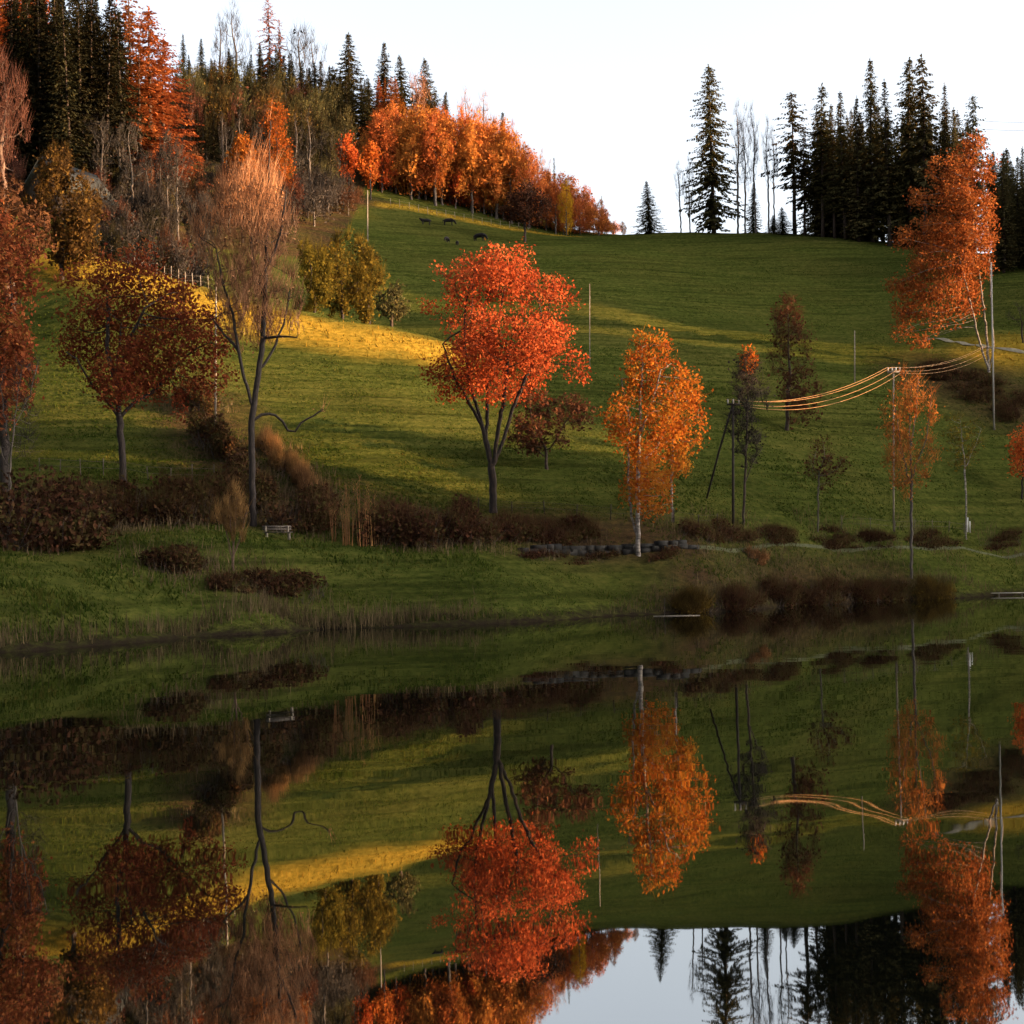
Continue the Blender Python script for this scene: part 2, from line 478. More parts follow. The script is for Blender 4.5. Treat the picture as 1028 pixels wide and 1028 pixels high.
Q = np.stack([idx[:-1, :-1], idx[:-1, 1:], idx[1:, 1:], idx[1:, :-1]], -1).reshape(-1, 4)
me = mesh_np("ground", V, [Q], True)

def project(x, y, z):
    a, b_ = x * FPX / y, (z - CAMH) * FPX / y
    return CX + a * CR - b_ * SR, YH - (a * SR + b_ * CR)
# leaf litter and dead bracken on the ground: strips in plan, given by their centre lines
def strip(line, width):
    q = np.array([hit(px, py)[:2] for px, py in line])
    best = np.full(GX.size, 1e9)
    pt = np.stack([GX.ravel(), GY.ravel()], 1)
    for a, b_ in zip(q[:-1], q[1:]):
        ab = b_ - a
        tt = np.clip(((pt - a) @ ab) / (ab @ ab), 0, 1)
        best = np.minimum(best, np.linalg.norm(pt - a - tt[:, None] * ab, axis=1))
    return np.clip(1.3 - best / width, 0, 1)
lit = np.maximum.reduce([strip([(20, 530), (120, 505), (240, 510), (330, 505)], 6),
                         strip([(400, 525), (470, 530), (560, 535), (640, 538), (690, 545)], 4.5),
                         strip([(690, 602), (790, 596), (900, 590)], 3.5),
                         strip([(230, 470), (215, 430), (195, 405)], 5),
                         strip([(955, 385), (1020, 400)], 9), strip([(320, 200), (380, 205)], 4)])
forest = ((GX < -30) & (GZ > 52) & (GY > 175)).ravel() * .9
lit = np.clip(np.maximum(lit, forest) * (0.35 + 1.1 * fbm(GX / 3, GY / 3, 51)).ravel(), 0, 1) * (near | ((GY > 48) & (GY < 480))).ravel()
att = me.attributes.new("litter", 'FLOAT', 'POINT')
att.data.foreach_set("value", lit.astype(np.float32))
dry = np.maximum(strip([(48, 258), (80, 262), (110, 268), (150, 280), (190, 297), (230, 312), (263, 322), (311, 332), (350, 340), (397, 342), (440, 353)], 5.2), strip([(385, 207), (430, 213), (480, 224), (530, 233), (575, 239)], 2.6))  # mask of the sunlit strips, where sun gold is painted into the grass
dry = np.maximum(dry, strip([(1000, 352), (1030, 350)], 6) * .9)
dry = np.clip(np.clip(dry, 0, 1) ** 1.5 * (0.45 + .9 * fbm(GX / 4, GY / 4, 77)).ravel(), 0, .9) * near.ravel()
att = me.attributes.new("sunlit_drygrass", 'FLOAT', 'POINT')
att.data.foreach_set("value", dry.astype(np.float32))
SUNLIT_DRY = dry.reshape(GX.shape)
ground_o = tag(obj("ground", me, gm), kind="structure")
def gsurf(x, y):
    """height of the finished sheet (bilinear)"""
    x, y = np.asarray(x, float), np.asarray(y, float)
    i = np.clip(np.searchsorted(xs, x) - 1, 0, nx - 2); j = np.clip(np.searchsorted(ys, y) - 1, 0, ny - 2)
    fx = (x - xs[i]) / (xs[i + 1] - xs[i]); fy = (y - ys[j]) / (ys[j + 1] - ys[j])
    return (GZ2[j, i] * (1 - fx) + GZ2[j, i + 1] * fx) * (1 - fy) + (GZ2[j + 1, i] * (1 - fx) + GZ2[j + 1, i + 1] * fx) * fy

# ------------------------------------------------------------------ water
wm, t, out = new_mat("still_water")
geo = t.nodes.new("ShaderNodeNewGeometry")
mp = t.nodes.new("ShaderNodeMapping"); mp.inputs["Scale"].default_value = (1, 1, 1)
t.links.new(geo.outputs["Position"], mp.inputs[0])
n1 = tex_noise(t, 0.6, 1, mp.outputs[0]); n2 = tex_noise(t, 0.12, 2, mp.outputs[0])
bp = t.nodes.new("ShaderNodeBump"); bp.inputs["Strength"].default_value = 0.05; bp.inputs["Distance"].default_value = 0.05
t.links.new(math_(t, 'ADD', n1, math_(t, 'MULTIPLY', n2, 2.0)), bp.inputs["Height"])
gl = t.nodes.new("ShaderNodeBsdfGlossy"); gl.inputs["Roughness"].default_value = 0.014
gl.inputs["Color"].default_value = (0.84, 0.85, 0.84, 1)
df = t.nodes.new("ShaderNodeBsdfDiffuse"); df.inputs["Color"].default_value = (0.002, 0.0025, 0.0015, 1)
lw = t.nodes.new("ShaderNodeFresnel"); lw.inputs["IOR"].default_value = 1.6
t.links.new(bp.outputs[0], gl.inputs["Normal"])
f = math_(t, 'ADD', 0.43, math_(t, 'MULTIPLY', lw.outputs[0], 0.5), True)
mx = t.nodes.new("ShaderNodeMixShader")
t.links.new(f, mx.inputs[0]); t.links.new(df.outputs[0], mx.inputs[1]); t.links.new(gl.outputs[0], mx.inputs[2])
t.links.new(mx.outputs[0], out.inputs[0])
me = mesh_np("water", np.array([(-75, 1, 0), (110, 1, 0), (110, 140, 0), (-75, 140, 0)], float), [np.array([[0, 1, 2, 3]])])
tag(obj("water", me, wm), kind="structure")

# ------------------------------------------------------------------ foliage helpers
def rvec(n):
    v = rng.normal(size=(n, 3))
    return v / np.linalg.norm(v, axis=1)[:, None]

def leaves_mesh(name, Pt, size, aspect=.6, sizevar=.6, axis_bias=None, bias=0.0):
    m = len(Pt)
    a = rvec(m)
    if axis_bias is not None:
        a = a * (1 - bias) + np.asarray(axis_bias) * bias
        a /= np.linalg.norm(a, axis=1)[:, None] + 1e-9
    b_ = np.cross(a, rvec(m)); b_ /= np.linalg.norm(b_, axis=1)[:, None] + 1e-9
    s = (size * (1 + sizevar * (rng.random(m) * 2 - 1)))[:, None] if np.isscalar(size) else (size * (1 + sizevar * (rng.random(m) * 2 - 1)))[:, None]
    V = np.stack([Pt - a * s * .5, Pt + b_ * s * aspect * .5 + a * s * .08, Pt + a * s * .5, Pt - b_ * s * aspect * .5 + a * s * .08], 1).reshape(-1, 3)
    return mesh_np(name, V, [np.arange(m * 4).reshape(m, 4)])

def ribbons(base, tip, w):
    """thin tapering three-sided twigs -> V, tri faces"""
    d = tip - base
    a = np.cross(d, rvec(len(d))); a /= np.linalg.norm(a, axis=1)[:, None] + 1e-9
    b_ = np.cross(d, a); b_ /= np.linalg.norm(b_, axis=1)[:, None] + 1e-9
    w = np.broadcast_to(np.asarray(w, float), (len(d),))[:, None]
    V = np.stack([base + a * w, base - a * w * .5 + b_ * w * .87, base - a * w * .5 - b_ * w * .87, tip], 1).reshape(-1, 3)
    i = np.arange(len(d))[:, None] * 4
    T = np.concatenate([i + [0, 1, 3], i + [1, 2, 3], i + [2, 0, 3]])
    return V, T

def colonize(att, stems, step, infl, kill, iters=90, trop=0.08):
    """space colonization; stems = list of polylines (the first starts at the base)"""
    pos, par = [], []
    for si, st in enumerate(stems):
        prev = -1
        if si > 0:
            q = np.array(pos); prev = int(np.argmin(np.linalg.norm(q - st[0], axis=1)))
        for k, pnt in enumerate(st):
            if si > 0 and k == 0: continue
            pos.append(np.array(pnt, float)); par.append(prev); prev = len(pos) - 1
    att = att.copy()
    best = np.full(len(att), 1e9); bi = np.zeros(len(att), int)
    new = list(range(len(pos)))
    alive = np.ones(len(att), bool)
    for it in range(iters):
        q = np.array([pos[i] for i in new])
        dd = np.linalg.norm(att[:, None] - q[None], axis=2)
        j = dd.argmin(1); m = dd[np.arange(len(att)), j]
        up_ = m < best
        best[up_] = m[up_]; bi[up_] = np.array(new)[j[up_]]
        alive &= best > kill
        act = alive & (best < infl)
        if not act.any(): break
        acc = {}
        dirs = att[act] - np.array([pos[i] for i in bi[act]])
        dirs /= np.linalg.norm(dirs, axis=1)[:, None] + 1e-9
        for k, dv in zip(bi[act], dirs):
            acc[k] = acc.get(k, 0) + dv
        new = []
        for k, dv in acc.items():
            dv = dv + rng.normal(size=3) * .12; dv[2] += trop
            nn_ = np.linalg.norm(dv)
            if nn_ < 1e-6: continue
            pos.append(pos[k] + dv / nn_ * step); par.append(int(k)); new.append(len(pos) - 1)
        if len(pos) > 9000: break
    return np.array(pos), np.array(par)

def skeleton_mesh(name, pos, par, r_tip, expo, r_base, k=5, rmin=None):
    n_ = len(pos)
    rr = np.zeros(n_); kids = [[] for _ in range(n_)]
    for i in range(n_ - 1, -1, -1):
        rr[i] = max(rr[i], r_tip ** expo)
        if par[i] >= 0:
            rr[par[i]] += rr[i]; kids[par[i]].append(i)
    r = rr ** (1 / expo)
    r = r_tip + (r - r_tip) * (r_base - r_tip) / max(r[0] - r_tip, 1e-6)
    if rmin is not None:
        r[:len(rmin)] = np.maximum(r[:len(rmin)], rmin)
    r[0] *= 1.3
    d = np.zeros((n_, 3))
    for i in range(n_):
        if kids[i]:
            m = max(kids[i], key=lambda c_: r[c_]); d[i] = pos[m] - pos[i]
        if par[i] >= 0: d[i] += pos[i] - pos[par[i]]
    d /= np.linalg.norm(d, axis=1)[:, None] + 1e-9
    a = np.cross(d, np.array([0.31, 0.95, 0.05])); a /= np.linalg.norm(a, axis=1)[:, None] + 1e-9
    b_ = np.cross(d, a)
    th = np.arange(k) * 2 * math.pi / k
    ring = (np.cos(th)[None, :, None] * a[:, None] + np.sin(th)[None, :, None] * b_[:, None])
    V = [(pos[:, None] + ring * r[:, None, None]).reshape(-1, 3)]
    cnt = n_ * k
    Q = []
    kk = np.arange(k); kn = (kk + 1) % k
    extra = []
    for i in range(n_):
        p_ = par[i]
        if p_ < 0: continue
        m = max(kids[p_], key=lambda c_: r[c_])
        if m == i: s0 = p_ * k
        else:
            extra.append(pos[p_] + ring[i] * min(r[i], r[p_])); s0 = cnt; cnt += k
        Q.append(np.stack([s0 + kk, s0 + kn, i * k + kn, i * k + kk], 1))
    if extra: V.append(np.concatenate(extra))
    me_ = mesh_np(name, np.concatenate(V), [np.concatenate(Q)], True)
    tips = np.array([i for i in range(n_) if not kids[i]])
    return me_, r, tips

def in_blobs(n_, blobs):
    w = np.array([b_[3] * b_[4] * b_[5] for b_ in blobs]); w = w / w.sum()
    c_ = rng.choice(len(blobs), n_, p=w)
    B = np.array(blobs)[c_]
    v = rvec(n_) * (rng.random(n_) ** (1 / 2.4))[:, None]
    return B[:, :3] + v * B[:, 3:6]

def crown_blobs(rx, ry, z0, z1, shape, nb, br):
    """lumpy crown out of sub-clumps, heights above the tree base"""
    out_ = []
    h = z1 - z0
    tries = 0
    while len(out_) < nb and tries < 4000:
        tries += 1
        tz = rng.random()
        if shape == 'round': w = math.sqrt(max(0.02, 1 - (2 * tz - 1) ** 2))
        elif shape == 'dome': w = math.sqrt(max(0.02, 1 - (max(0, tz - .3) / .7) ** 2)) * (0.75 + .25 * min(1, tz / .3))
        elif shape == 'ovoid': w = math.sin(math.pi * (tz * .86 + .10)) ** .8 * (1.15 - .35 * tz)
        elif shape == 'column': w = min(1, tz / .15 + .35) * (1 - tz ** 3 * .75)
        elif shape == 'cone': w = 1.05 - tz * .9
        th = rng.random() * 2 * math.pi; q = math.sqrt(rng.random())
        rb = br * (0.55 + .95 * rng.random())
        c_ = (math.cos(th) * q * rx * w * (1 - rb * .5), math.sin(th) * q * ry * w * (1 - rb * .5), z0 + h * (rb * .36 + tz * (1 - rb * .72)))
        if any(np.linalg.norm((np.array(c_) - np.array(o_[:3])) / np.array([rx, ry, h / 2])) < br * .62 for o_ in out_) and tries < 3000: continue
        out_.append((*c_, rx * rb, ry * rb, h * .5 * rb * 1.05))
    return out_

def wob(p0, p1, n_, amp):
    tt = np.linspace(0, 1, n_)[:, None]
    q = np.array(p0) * (1 - tt) + np.array(p1) * tt
    w = rng.normal(size=(n_, 3)) * amp; w[0] = 0; w[:, 2] *= .3
    return list(q + w)

def broadleaf(rx, ry, z0, z1, shape, bark, leaf, nleaf, lsize, r_base, natt=700, nb=14, br=.36, stems=None, off=(0, 0), infl=None, kill=None, step=None,
              twigs=0, twig_len=1.0, twig_up=.5, twig_w=.012, leaf_at=.85, aspect=.6, kside=5, expo=2.3, sub_leaf=None, trunk_top=None, lobes=None):
    """returns (trunk mesh, crown mesh): base at the origin"""
    h = z1 - z0
    size = (rx * ry * h) ** (1 / 3)
    step = step or max(.22, size * .075)
    infl = infl or step * 9; kill = kill or step * 1.6
    bl = crown_blobs(rx, ry, z0, z1, shape, nb, br)
    bl = [(b_[0] + off[0], b_[1] + off[1], *b_[2:]) for b_ in bl]
    bl += lobes or []
    att = in_blobs(natt, bl)
    if stems is None:
        top = trunk_top or z0 + h * .35
        ns = max(3, int(top / step))
        stems = [wob((0, 0, 0), (off[0] * .5, off[1] * .5, top), ns, step * .12)]
    pos, par = colonize(att, stems, step, infl, kill)
    rmin = []
    for si, st in enumerate(stems):
        m_ = len(st) - (1 if si else 0)
        rmin += list(np.linspace(r_base * (.95 if si == 0 else .46), r_base * (.18 if si else .10) + .01, m_))
    tm, r, tips = skeleton_mesh("trunk", pos, par, 0.012 * max(1, step / .35), expo, r_base, kside, np.array(rmin))
    nk = int(nleaf * leaf_at)
    thin = np.nonzero((r < np.quantile(r, .8)) & (pos[:, 2] > z0 - .2 * h))[0]
    src = np.concatenate([tips, tips, thin]) if len(thin) else tips
    Lp = []
    if nk:
        Lp.append(pos[rng.choice(src, nk)] + rng.normal(size=(nk, 3)) * step * .85)
    if nleaf - nk > 0:
        Lp.append(in_blobs(nleaf - nk, bl))
    crown = None
    if twigs:
        sp = pos[rng.choice(np.concatenate([tips, thin]), twigs)] + rng.normal(size=(twigs, 3)) * step * .3
        d = rvec(twigs) * (1 - twig_up); d[:, 2] += twig_up; d[:, 0] += sp[:, 0] / max(rx, 1) * .25 * (1 - twig_up)
        d /= np.linalg.norm(d, axis=1)[:, None]
        Ln = twig_len * (.4 + .9 * rng.random(twigs))
        tv, tt = ribbons(sp, sp + d * Ln[:, None], twig_w)
        crown = (tv, tt)
    if Lp:
        lm = leaves_mesh("crown", np.concatenate(Lp), lsize, aspect)
        if crown is None: return tm, lm
        nv = len(lm.vertices); lv = np.empty(nv * 3, np.float32); lm.vertices.foreach_get("co", lv)
        lv = lv.reshape(-1, 3)
        cm = mesh_np("crown", np.concatenate([crown[0], lv]), [crown[1], np.arange(nv).reshape(-1, 4) + len(crown[0])])
        bpy.data.meshes.remove(lm)
        return tm, cm
    return tm, mesh_np("crown", crown[0], [crown[1]])

def conifer(h, R, bare=.08, gap=.55, nb=6, dens=1.0, spray=.75, droop=.35, ragged=.35, pw=.85, up=.0):
    """spruce, fir or pine outline out of drooping boughs: (trunk mesh, crown mesh)"""
    mb = MB()
    zt = np.linspace(0, h, 9)
    bend = np.cumsum(rng.normal(size=(9, 2)) * .06, axis=0)
    path = np.concatenate([bend, zt[:, None]], 1); path[0, :2] = 0
    mb.tube(path, np.linspace(h * .012 + .06, .02, 9), 6)
    def ax(z): return np.stack([np.interp(z, zt, path[:, 0]), np.interp(z, zt, path[:, 1]), z], -1)
    Cb, Cd, Cs = [], [], []
    z = bare * h
    while z < h - .15:
        tt = (z / h - bare) / (1 - bare)
        Lr = R * ((1 - tt) ** pw) * (1 if tt > .12 else .55 + tt * 3.7) + .12
        kn = max(3, int(round(nb * (0.7 + .6 * rng.random()))))
        a0 = rng.random() * 6.28
        for k in range(kn):
            if rng.random() < ragged * .45: continue
            th = a0 + k * 6.283 / kn + rng.normal() * .25
            Lb = Lr * (1 - ragged + ragged * 1.5 * rng.random())
            dv = np.array([math.cos(th), math.sin(th), 0])
            m = max(2, int(Lb / spray * 2.1 * dens) + 1)
            f_ = (np.arange(m) + .6) / m
            dr = droop * (1 - tt * .8) * Lb
            up_ = up * Lb * f_ ** 2
            q = ax(np.full(m, z)) + dv * (f_ * Lb)[:, None]
            q[:, 2] += -dr * f_ ** 1.3 + dr * .35 * f_ ** 3 + up_ + rng.normal(size=m) * .06
            tang = np.tile(dv, (m, 1)); tang[:, 2] += -droop * .6 * (1 - tt)
            side = np.array([-dv[1], dv[0], 0])
            for sgn in (-1, 1, 0):
                dd = tang * .75 + side * sgn * (.75 + .3 * rng.random((m, 1))) + np.array([0, 0, -.35 - .4 * rng.random()]) * (1.3 if sgn == 0 else .6)
                dd += rng.normal(size=(m, 3)) * .18
                dd /= np.linalg.norm(dd, axis=1)[:, None]
                ss = spray * (.6 + .7 * rng.random(m)) * (1 - .25 * f_) * (.55 + .45 * (1 - tt))
                Cb.append(q); Cd.append(dd); Cs.append(ss)
        z += gap * (1 - tt * .45) * (.75 + .5 * rng.random())
    # leader
    m = 14
    q = ax(np.linspace(h - 1.6, h, m)); dd = rvec(m) * .5; dd[:, 2] += .6
    Cb.append(q); Cd.append(dd / np.linalg.norm(dd, axis=1)[:, None]); Cs.append(np.full(m, spray * .5))
    B, D, S_ = np.concatenate(Cb), np.concatenate(Cd), np.concatenate(Cs)
    sd = np.cross(D, rvec(len(D)) * .4 + np.array([0, 0, 1.0])); sd /= np.linalg.norm(sd, axis=1)[:, None] + 1e-9
    s = S_[:, None]
    V_ = np.stack([B, B + D * s * .55 + sd * s * .30, B + D * s * 1.05, B + D * s * .5 - sd * s * .30], 1).reshape(-1, 3)
    cm = mesh_np("crown", V_, [np.arange(len(V_)).reshape(-1, 4)])
    tm = mesh_np("trunk", np.concatenate(mb.v), [np.concatenate(mb.q)], True)
    return tm, cm

def make(name, label, cat, loc, meshes, bark, leaf, rz=0, group=None, scale=(1, 1, 1)):
    r = thing(name, label, cat, loc, rz, group)
    r.scale = scale
    obj("trunk", meshes[0], bark, r)
    obj("crown", meshes[1], leaf, r)
    return r

def px2m(d): return d / FPX
# ================================================================== hero trees on the near meadow
def hero(name, label, cat, base, box, shape, bark, leaf, d=None, depth_ratio=.9, group=None, r_base=.2, **kw):
    """base pixel of the foot, box = crown's left, right, top, bottom in the photo"""
    g = hit(*base) if d is None else at(base[0], d, base[1])
    d = g[1]; k = px2m(d)
    x0, x1, yt, yb = box
    zt = W((x0 + x1) / 2, yt, d)[2] - g[2]
    zb = W((x0 + x1) / 2, yb, d)[2] - g[2]
    cx = W((x0 + x1) / 2, (yt + yb) / 2, d)[0] - g[0]
    rx = (x1 - x0) / 2 * k * 1.08
    stems = kw.pop("stems", None)
    lobes = kw.pop("lobes", None)
    if lobes:
        kw["lobes"] = []
        for lx, ly, lr, dyy in lobes:
            w_ = W(lx, ly, d)
            kw["lobes"].append((w_[0] - g[0], dyy, w_[2] - g[2], lr * k, lr * k, lr * k * .85))
    if stems: stems = stems(g, d)
    m = broadleaf(rx, rx * depth_ratio, max(zb, .3), zt, shape, bark, leaf, r_base=r_base, off=(cx, 0), stems=stems, **kw)
    g[2] = float(gsurf(g[0], g[1])) - .06
    return make(name, label, cat, g, m, M[bark], M[leaf], group=group)

def pstem(g, d, *pp, amp=.06, dy=None):
    """a stem through photo points, in the tree's own metres"""
    q = []
    for i, (px, py) in enumerate(pp):
        w = W(px, py, d)
        q.append(np.array([w[0] - g[0], (dy[i] if dy else 0.0), w[2] - g[2]]))
    out_ = [q[0]]
    for a, b_ in zip(q[:-1], q[1:]):
        m = max(2, int(np.linalg.norm(b_ - a) / .38) + 1)
        for s in np.linspace(0, 1, m)[1:]:
            out_.append(a + (b_ - a) * s + rng.normal(size=3) * amp * (.5 if s < 1 else 0))
    return out_

def maple_stems(g, d):
    return [pstem(g, d, (495, 513), (495, 484), (493, 462), (484, 425), (472, 385), (466, 345), amp=.04),
            pstem(g, d, (495, 466), (500, 430), (506, 395), (511, 350), dy=[0, -.3, -.8, -1.4]),
            pstem(g, d, (495, 466), (505, 440), (515, 405), (530, 370), (545, 335), dy=[0, .3, .7, 1.2, 1.4]),
            pstem(g, d, (488, 440), (489, 405), (489, 372), (492, 330), dy=[0, .5, 1.2, 2.0]),
            pstem(g, d, (484, 425), (470, 400), (455, 375), (445, 345), dy=[0, -.4, -.8, -1.0])]
hero("maple_tree", "largest red-orange maple, several dark stems fanning out of one grey trunk, mid meadow", "maple", (495, 513), (424, 588, 248, 398), 'dome',
     "bark", "maple", r_base=.28, natt=2300, nb=32, br=.25, stems=maple_stems, nleaf=21000, lsize=.21, step=.38, lobes=[(430, 374, 13, 0), (446, 394, 13, -1), (428, 300, 12, 1), (580, 372, 14, 0), (522, 254, 13, 0), (441, 264, 11, .5), (572, 300, 10, -1), (548, 398, 11, -1)], expo=2.15)
def birch_stems(g, d):
    return [pstem(g, d, (641, 561), (640, 500), (642, 440), (645, 350)),
            pstem(g, d, (641, 545), (634, 520), (631, 480), (632, 420), (625, 380), dy=[0, .2, .4, .7, 1.0]),
            pstem(g, d, (642, 440), (655, 405), (662, 375), dy=[0, -.5, -1]), pstem(g, d, (641, 470), (660, 450), (676, 420), dy=[0, .5, 1])]
hero("birch_tree", "bright orange birch with pale trunk standing in front of the stone wall", "birch", (641, 561), (600, 702, 330, 515), 'ovoid',
     "bark_birch", "birch", r_base=.17, natt=1100, nb=30, br=.27, stems=birch_stems, nleaf=9500, lsize=.21, step=.36, twigs=900, twig_len=1.0)
def young_stems(g, d):
    return [pstem(g, d, (675, 525), (674, 490), (676, 440))]
hero("young_birch", "thin pale-stemmed orange sapling just behind the bright orange birch", "birch", (675, 525), (655, 698, 425, 500), 'ovoid',
     "bark_birch", "birch", r_base=.09, natt=200, nb=9, br=.4, stems=young_stems, nleaf=1500, lsize=.24, step=.3)
def lmaple_stems(g, d):
    return [pstem(g, d, (124, 487), (122, 450), (119, 412), (117, 370), (122, 320)),
            pstem(g, d, (120, 418), (108, 400), (95, 385), (82, 360), dy=[0, -.3, -.7, -1]),
            pstem(g, d, (120, 415), (135, 400), (152, 388), (172, 365), dy=[0, .3, .8, 1.0]),
            pstem(g, d, (118, 390), (105, 350), (104, 310), (100, 280), dy=[0, .6, 1.2, 1.5]),
            pstem(g, d, (117, 380), (132, 340), (150, 310), dy=[0, -.6, -1.2])]
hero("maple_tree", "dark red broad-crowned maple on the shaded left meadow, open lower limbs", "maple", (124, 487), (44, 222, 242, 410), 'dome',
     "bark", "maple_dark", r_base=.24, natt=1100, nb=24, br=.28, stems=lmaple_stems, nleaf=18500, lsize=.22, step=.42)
def bare_stems(g, d):
    return [pstem(g, d, (254, 528), (253, 470), (252, 430), (256, 395), (263, 350), (266, 300), (268, 240), (270, 180), (271, 120)),
            pstem(g, d, (253, 408), (246, 380), (240, 345), (236, 315), (228, 290), (222, 262), dy=[0, -.3, -.6, -.8, -1, -1]),
            pstem(g, d, (254, 420), (262, 415), (275, 415), (282, 421), (287, 430), (294, 431), (300, 422), (312, 415), (322, 408), dy=[0, .2, .5, .7, .8, .9, .9, 1, 1]),
            pstem(g, d, (240, 350), (225, 335), (212, 318), dy=[-.5, 0, .6]), pstem(g, d, (260, 372), (272, 350), (283, 322), (288, 290), dy=[0, .5, .8, 1]),
            pstem(g, d, (264, 340), (280, 338), (300, 340), dy=[0, -.4, -.8]), pstem(g, d, (266, 300), (252, 262), (248, 215), (252, 170), dy=[0, .4, .8, 1]),
            pstem(g, d, (267, 270), (283, 235), (290, 195), dy=[0, -.5, -.9])]
hero("bare_tree", "tallest bare tree with pinkish twigs and a crooked low limb reaching right", "tree", (254, 528), (190, 319, 156, 340), 'ovoid',
     "bark", "twig", r_base=.21, natt=2200, nb=30, br=.28, stems=bare_stems, nleaf=2200, lsize=.15, twigs=4200, twig_len=1.6, twig_up=.70, twig_w=.02, step=.36)
def white_stems(g, d):
    return [pstem(g, d, (8, 545), (9, 500), (11, 450), (17, 400), (22, 365)), pstem(g, d, (11, 450), (6, 420), (0, 385)), pstem(g, d, (14, 425), (30, 395), (38, 360)),
            pstem(g, d, (10, 470), (-4, 440), (-12, 400))]
hero("bare_sapling", "slim white-stemmed leafless sapling at the photo's left edge", "sapling", (8, 545), (-16, 48, 352, 470), 'ovoid',
     "bark_grey", "twig_grey", r_base=.06, natt=220, nb=9, br=.4, stems=white_stems, nleaf=0, lsize=.2, twigs=700, twig_len=.9, twig_up=.5, step=.35)
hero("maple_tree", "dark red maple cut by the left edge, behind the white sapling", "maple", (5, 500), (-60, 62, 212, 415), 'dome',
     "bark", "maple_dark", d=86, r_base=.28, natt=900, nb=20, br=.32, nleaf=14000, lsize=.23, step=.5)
hero("brown_bush_tree", "low dusky brown tree tucked behind the largest maple's right side", "tree", (549, 478), (504, 590, 384, 458), 'dome',
     "bark_dark", "brown", d=113, r_base=.12, natt=700, nb=16, br=.30, nleaf=2600, lsize=.26, step=.34, twigs=1500, twig_len=1.0, twig_up=.02, trunk_top=1.6)
def thin_stems(g, d):
    return [pstem(g, d, (746, 528), (748, 480), (750, 420), (752, 360)), pstem(g, d, (748, 485), (755, 465), (765, 450))]
hero("thin_tree", "thin leafless tree with a small flame of orange leaves at its tip", "tree", (746, 528), (722, 778, 352, 470), 'ovoid',
     "bark_dark", "twig_grey", r_base=.10, natt=520, nb=14, br=.34, stems=thin_stems, nleaf=700, lsize=.2, twigs=1500, twig_len=1.1, twig_up=.5, twig_w=.02, step=.36)
tt = bpy.data.objects["thin_tree"]
def flame(tree, box, leaf, n_, size, name="foliage"):
    g = np.array(tree.location); d = g[1]; k = px2m(d)
    x0, x1, yt, yb = box
    c_ = W((x0 + x1) / 2, (yt + yb) / 2, d) - g
    bl = [(c_[0], 0, c_[2], (x1 - x0) / 2 * k, (x1 - x0) / 2 * k, (yb - yt) / 2 * k)]
    Pt = in_blobs(n_, bl)
    Pt[:, 0] += (rng.random(n_) - .5) * .2
    obj(name, leaves_mesh(name, Pt, size, .5), M[leaf], tree)
flame(tt, (741, 762, 344, 378), "birch", 330, .24)
hero("brown_tree", "brown half-bare tree with a dark trunk where the wires vanish", "tree", (790, 440), (768, 822, 298, 425), 'column',
     "bark_dark", "brown", d=146, r_base=.2, natt=500, nb=16, br=.34, nleaf=1500, lsize=.3, twigs=2600, twig_len=1.4, twig_up=.55, step=.5)
hero("young_tree", "small thin-crowned young tree alone right of the leaning pole", "sapling", (821, 534), (798, 850, 438, 490), 'dome',
     "bark_grey", "brown", r_base=.07, natt=200, nb=10, br=.4, nleaf=350, lsize=.22, twigs=700, twig_len=.8, twig_up=.35, step=.3)
def rsap_stems(g, d):
    return [pstem(g, d, (915, 582), (915, 520), (915, 480), (913, 430), (915, 385)), pstem(g, d, (915, 490), (905, 450), (899, 410)),
            pstem(g, d, (915, 480), (930, 440), (935, 400)), pstem(g, d, (914, 450), (920, 410), (922, 378))]
hero("young_birch", "reddish-orange slender birch rooted at the water's edge on the right", "birch", (915, 582), (886, 942, 372, 500), 'ovoid',
     "bark_grey", "copper", r_base=.12, natt=700, nb=12, br=.34, stems=rsap_stems, nleaf=1900, lsize=.2, twigs=1300, twig_len=1.1, twig_up=.6, twig_w=.016, lobes=[(897, 410, 9, 0), (903, 438, 12, .5), (925, 398, 10, 0), (936, 420, 9, -.5), (912, 462, 12, 0), (922, 488, 7, 0), (938, 390, 6, 0)], step=.36)
def wsap_stems(g, d):
    return [pstem(g, d, (970, 542), (970, 500), (968, 460), (964, 425)), pstem(g, d, (969, 470), (980, 445), (985, 430))]
hero("young_birch", "sparse white-stemmed sapling beside the white stake, right shore", "birch", (970, 542), (946, 992, 412, 485), 'ovoid',
     "bark_birch", "olive", r_base=.08, natt=220, nb=10, br=.4, stems=wsap_stems, nleaf=420, lsize=.24, twigs=700, twig_len=.9, step=.34)
hero("orange_bush", "small orange-leaved tree cut by the right edge below the brown slope", "tree", (1026, 500), (1006, 1052, 425, 478), 'dome',
     "bark", "orange", r_base=.1, natt=250, nb=10, br=.4, nleaf=1500, lsize=.3, step=.36)
def rb_stems(g, d):
    return [pstem(g, d, (993, 374), (990, 330), (985, 290), (979, 240), (972, 180)), pstem(g, d, (993, 372), (997, 350), (995, 320), (992, 260), (988, 200), (978, 145), dy=[0, -.3, -.4, -.5, -.6, -.6]),
            pstem(g, d, (993, 372), (987, 358), (980, 340), (970, 305), (957, 262), dy=[0, -.3, -.9, -1.6, -2.4])]
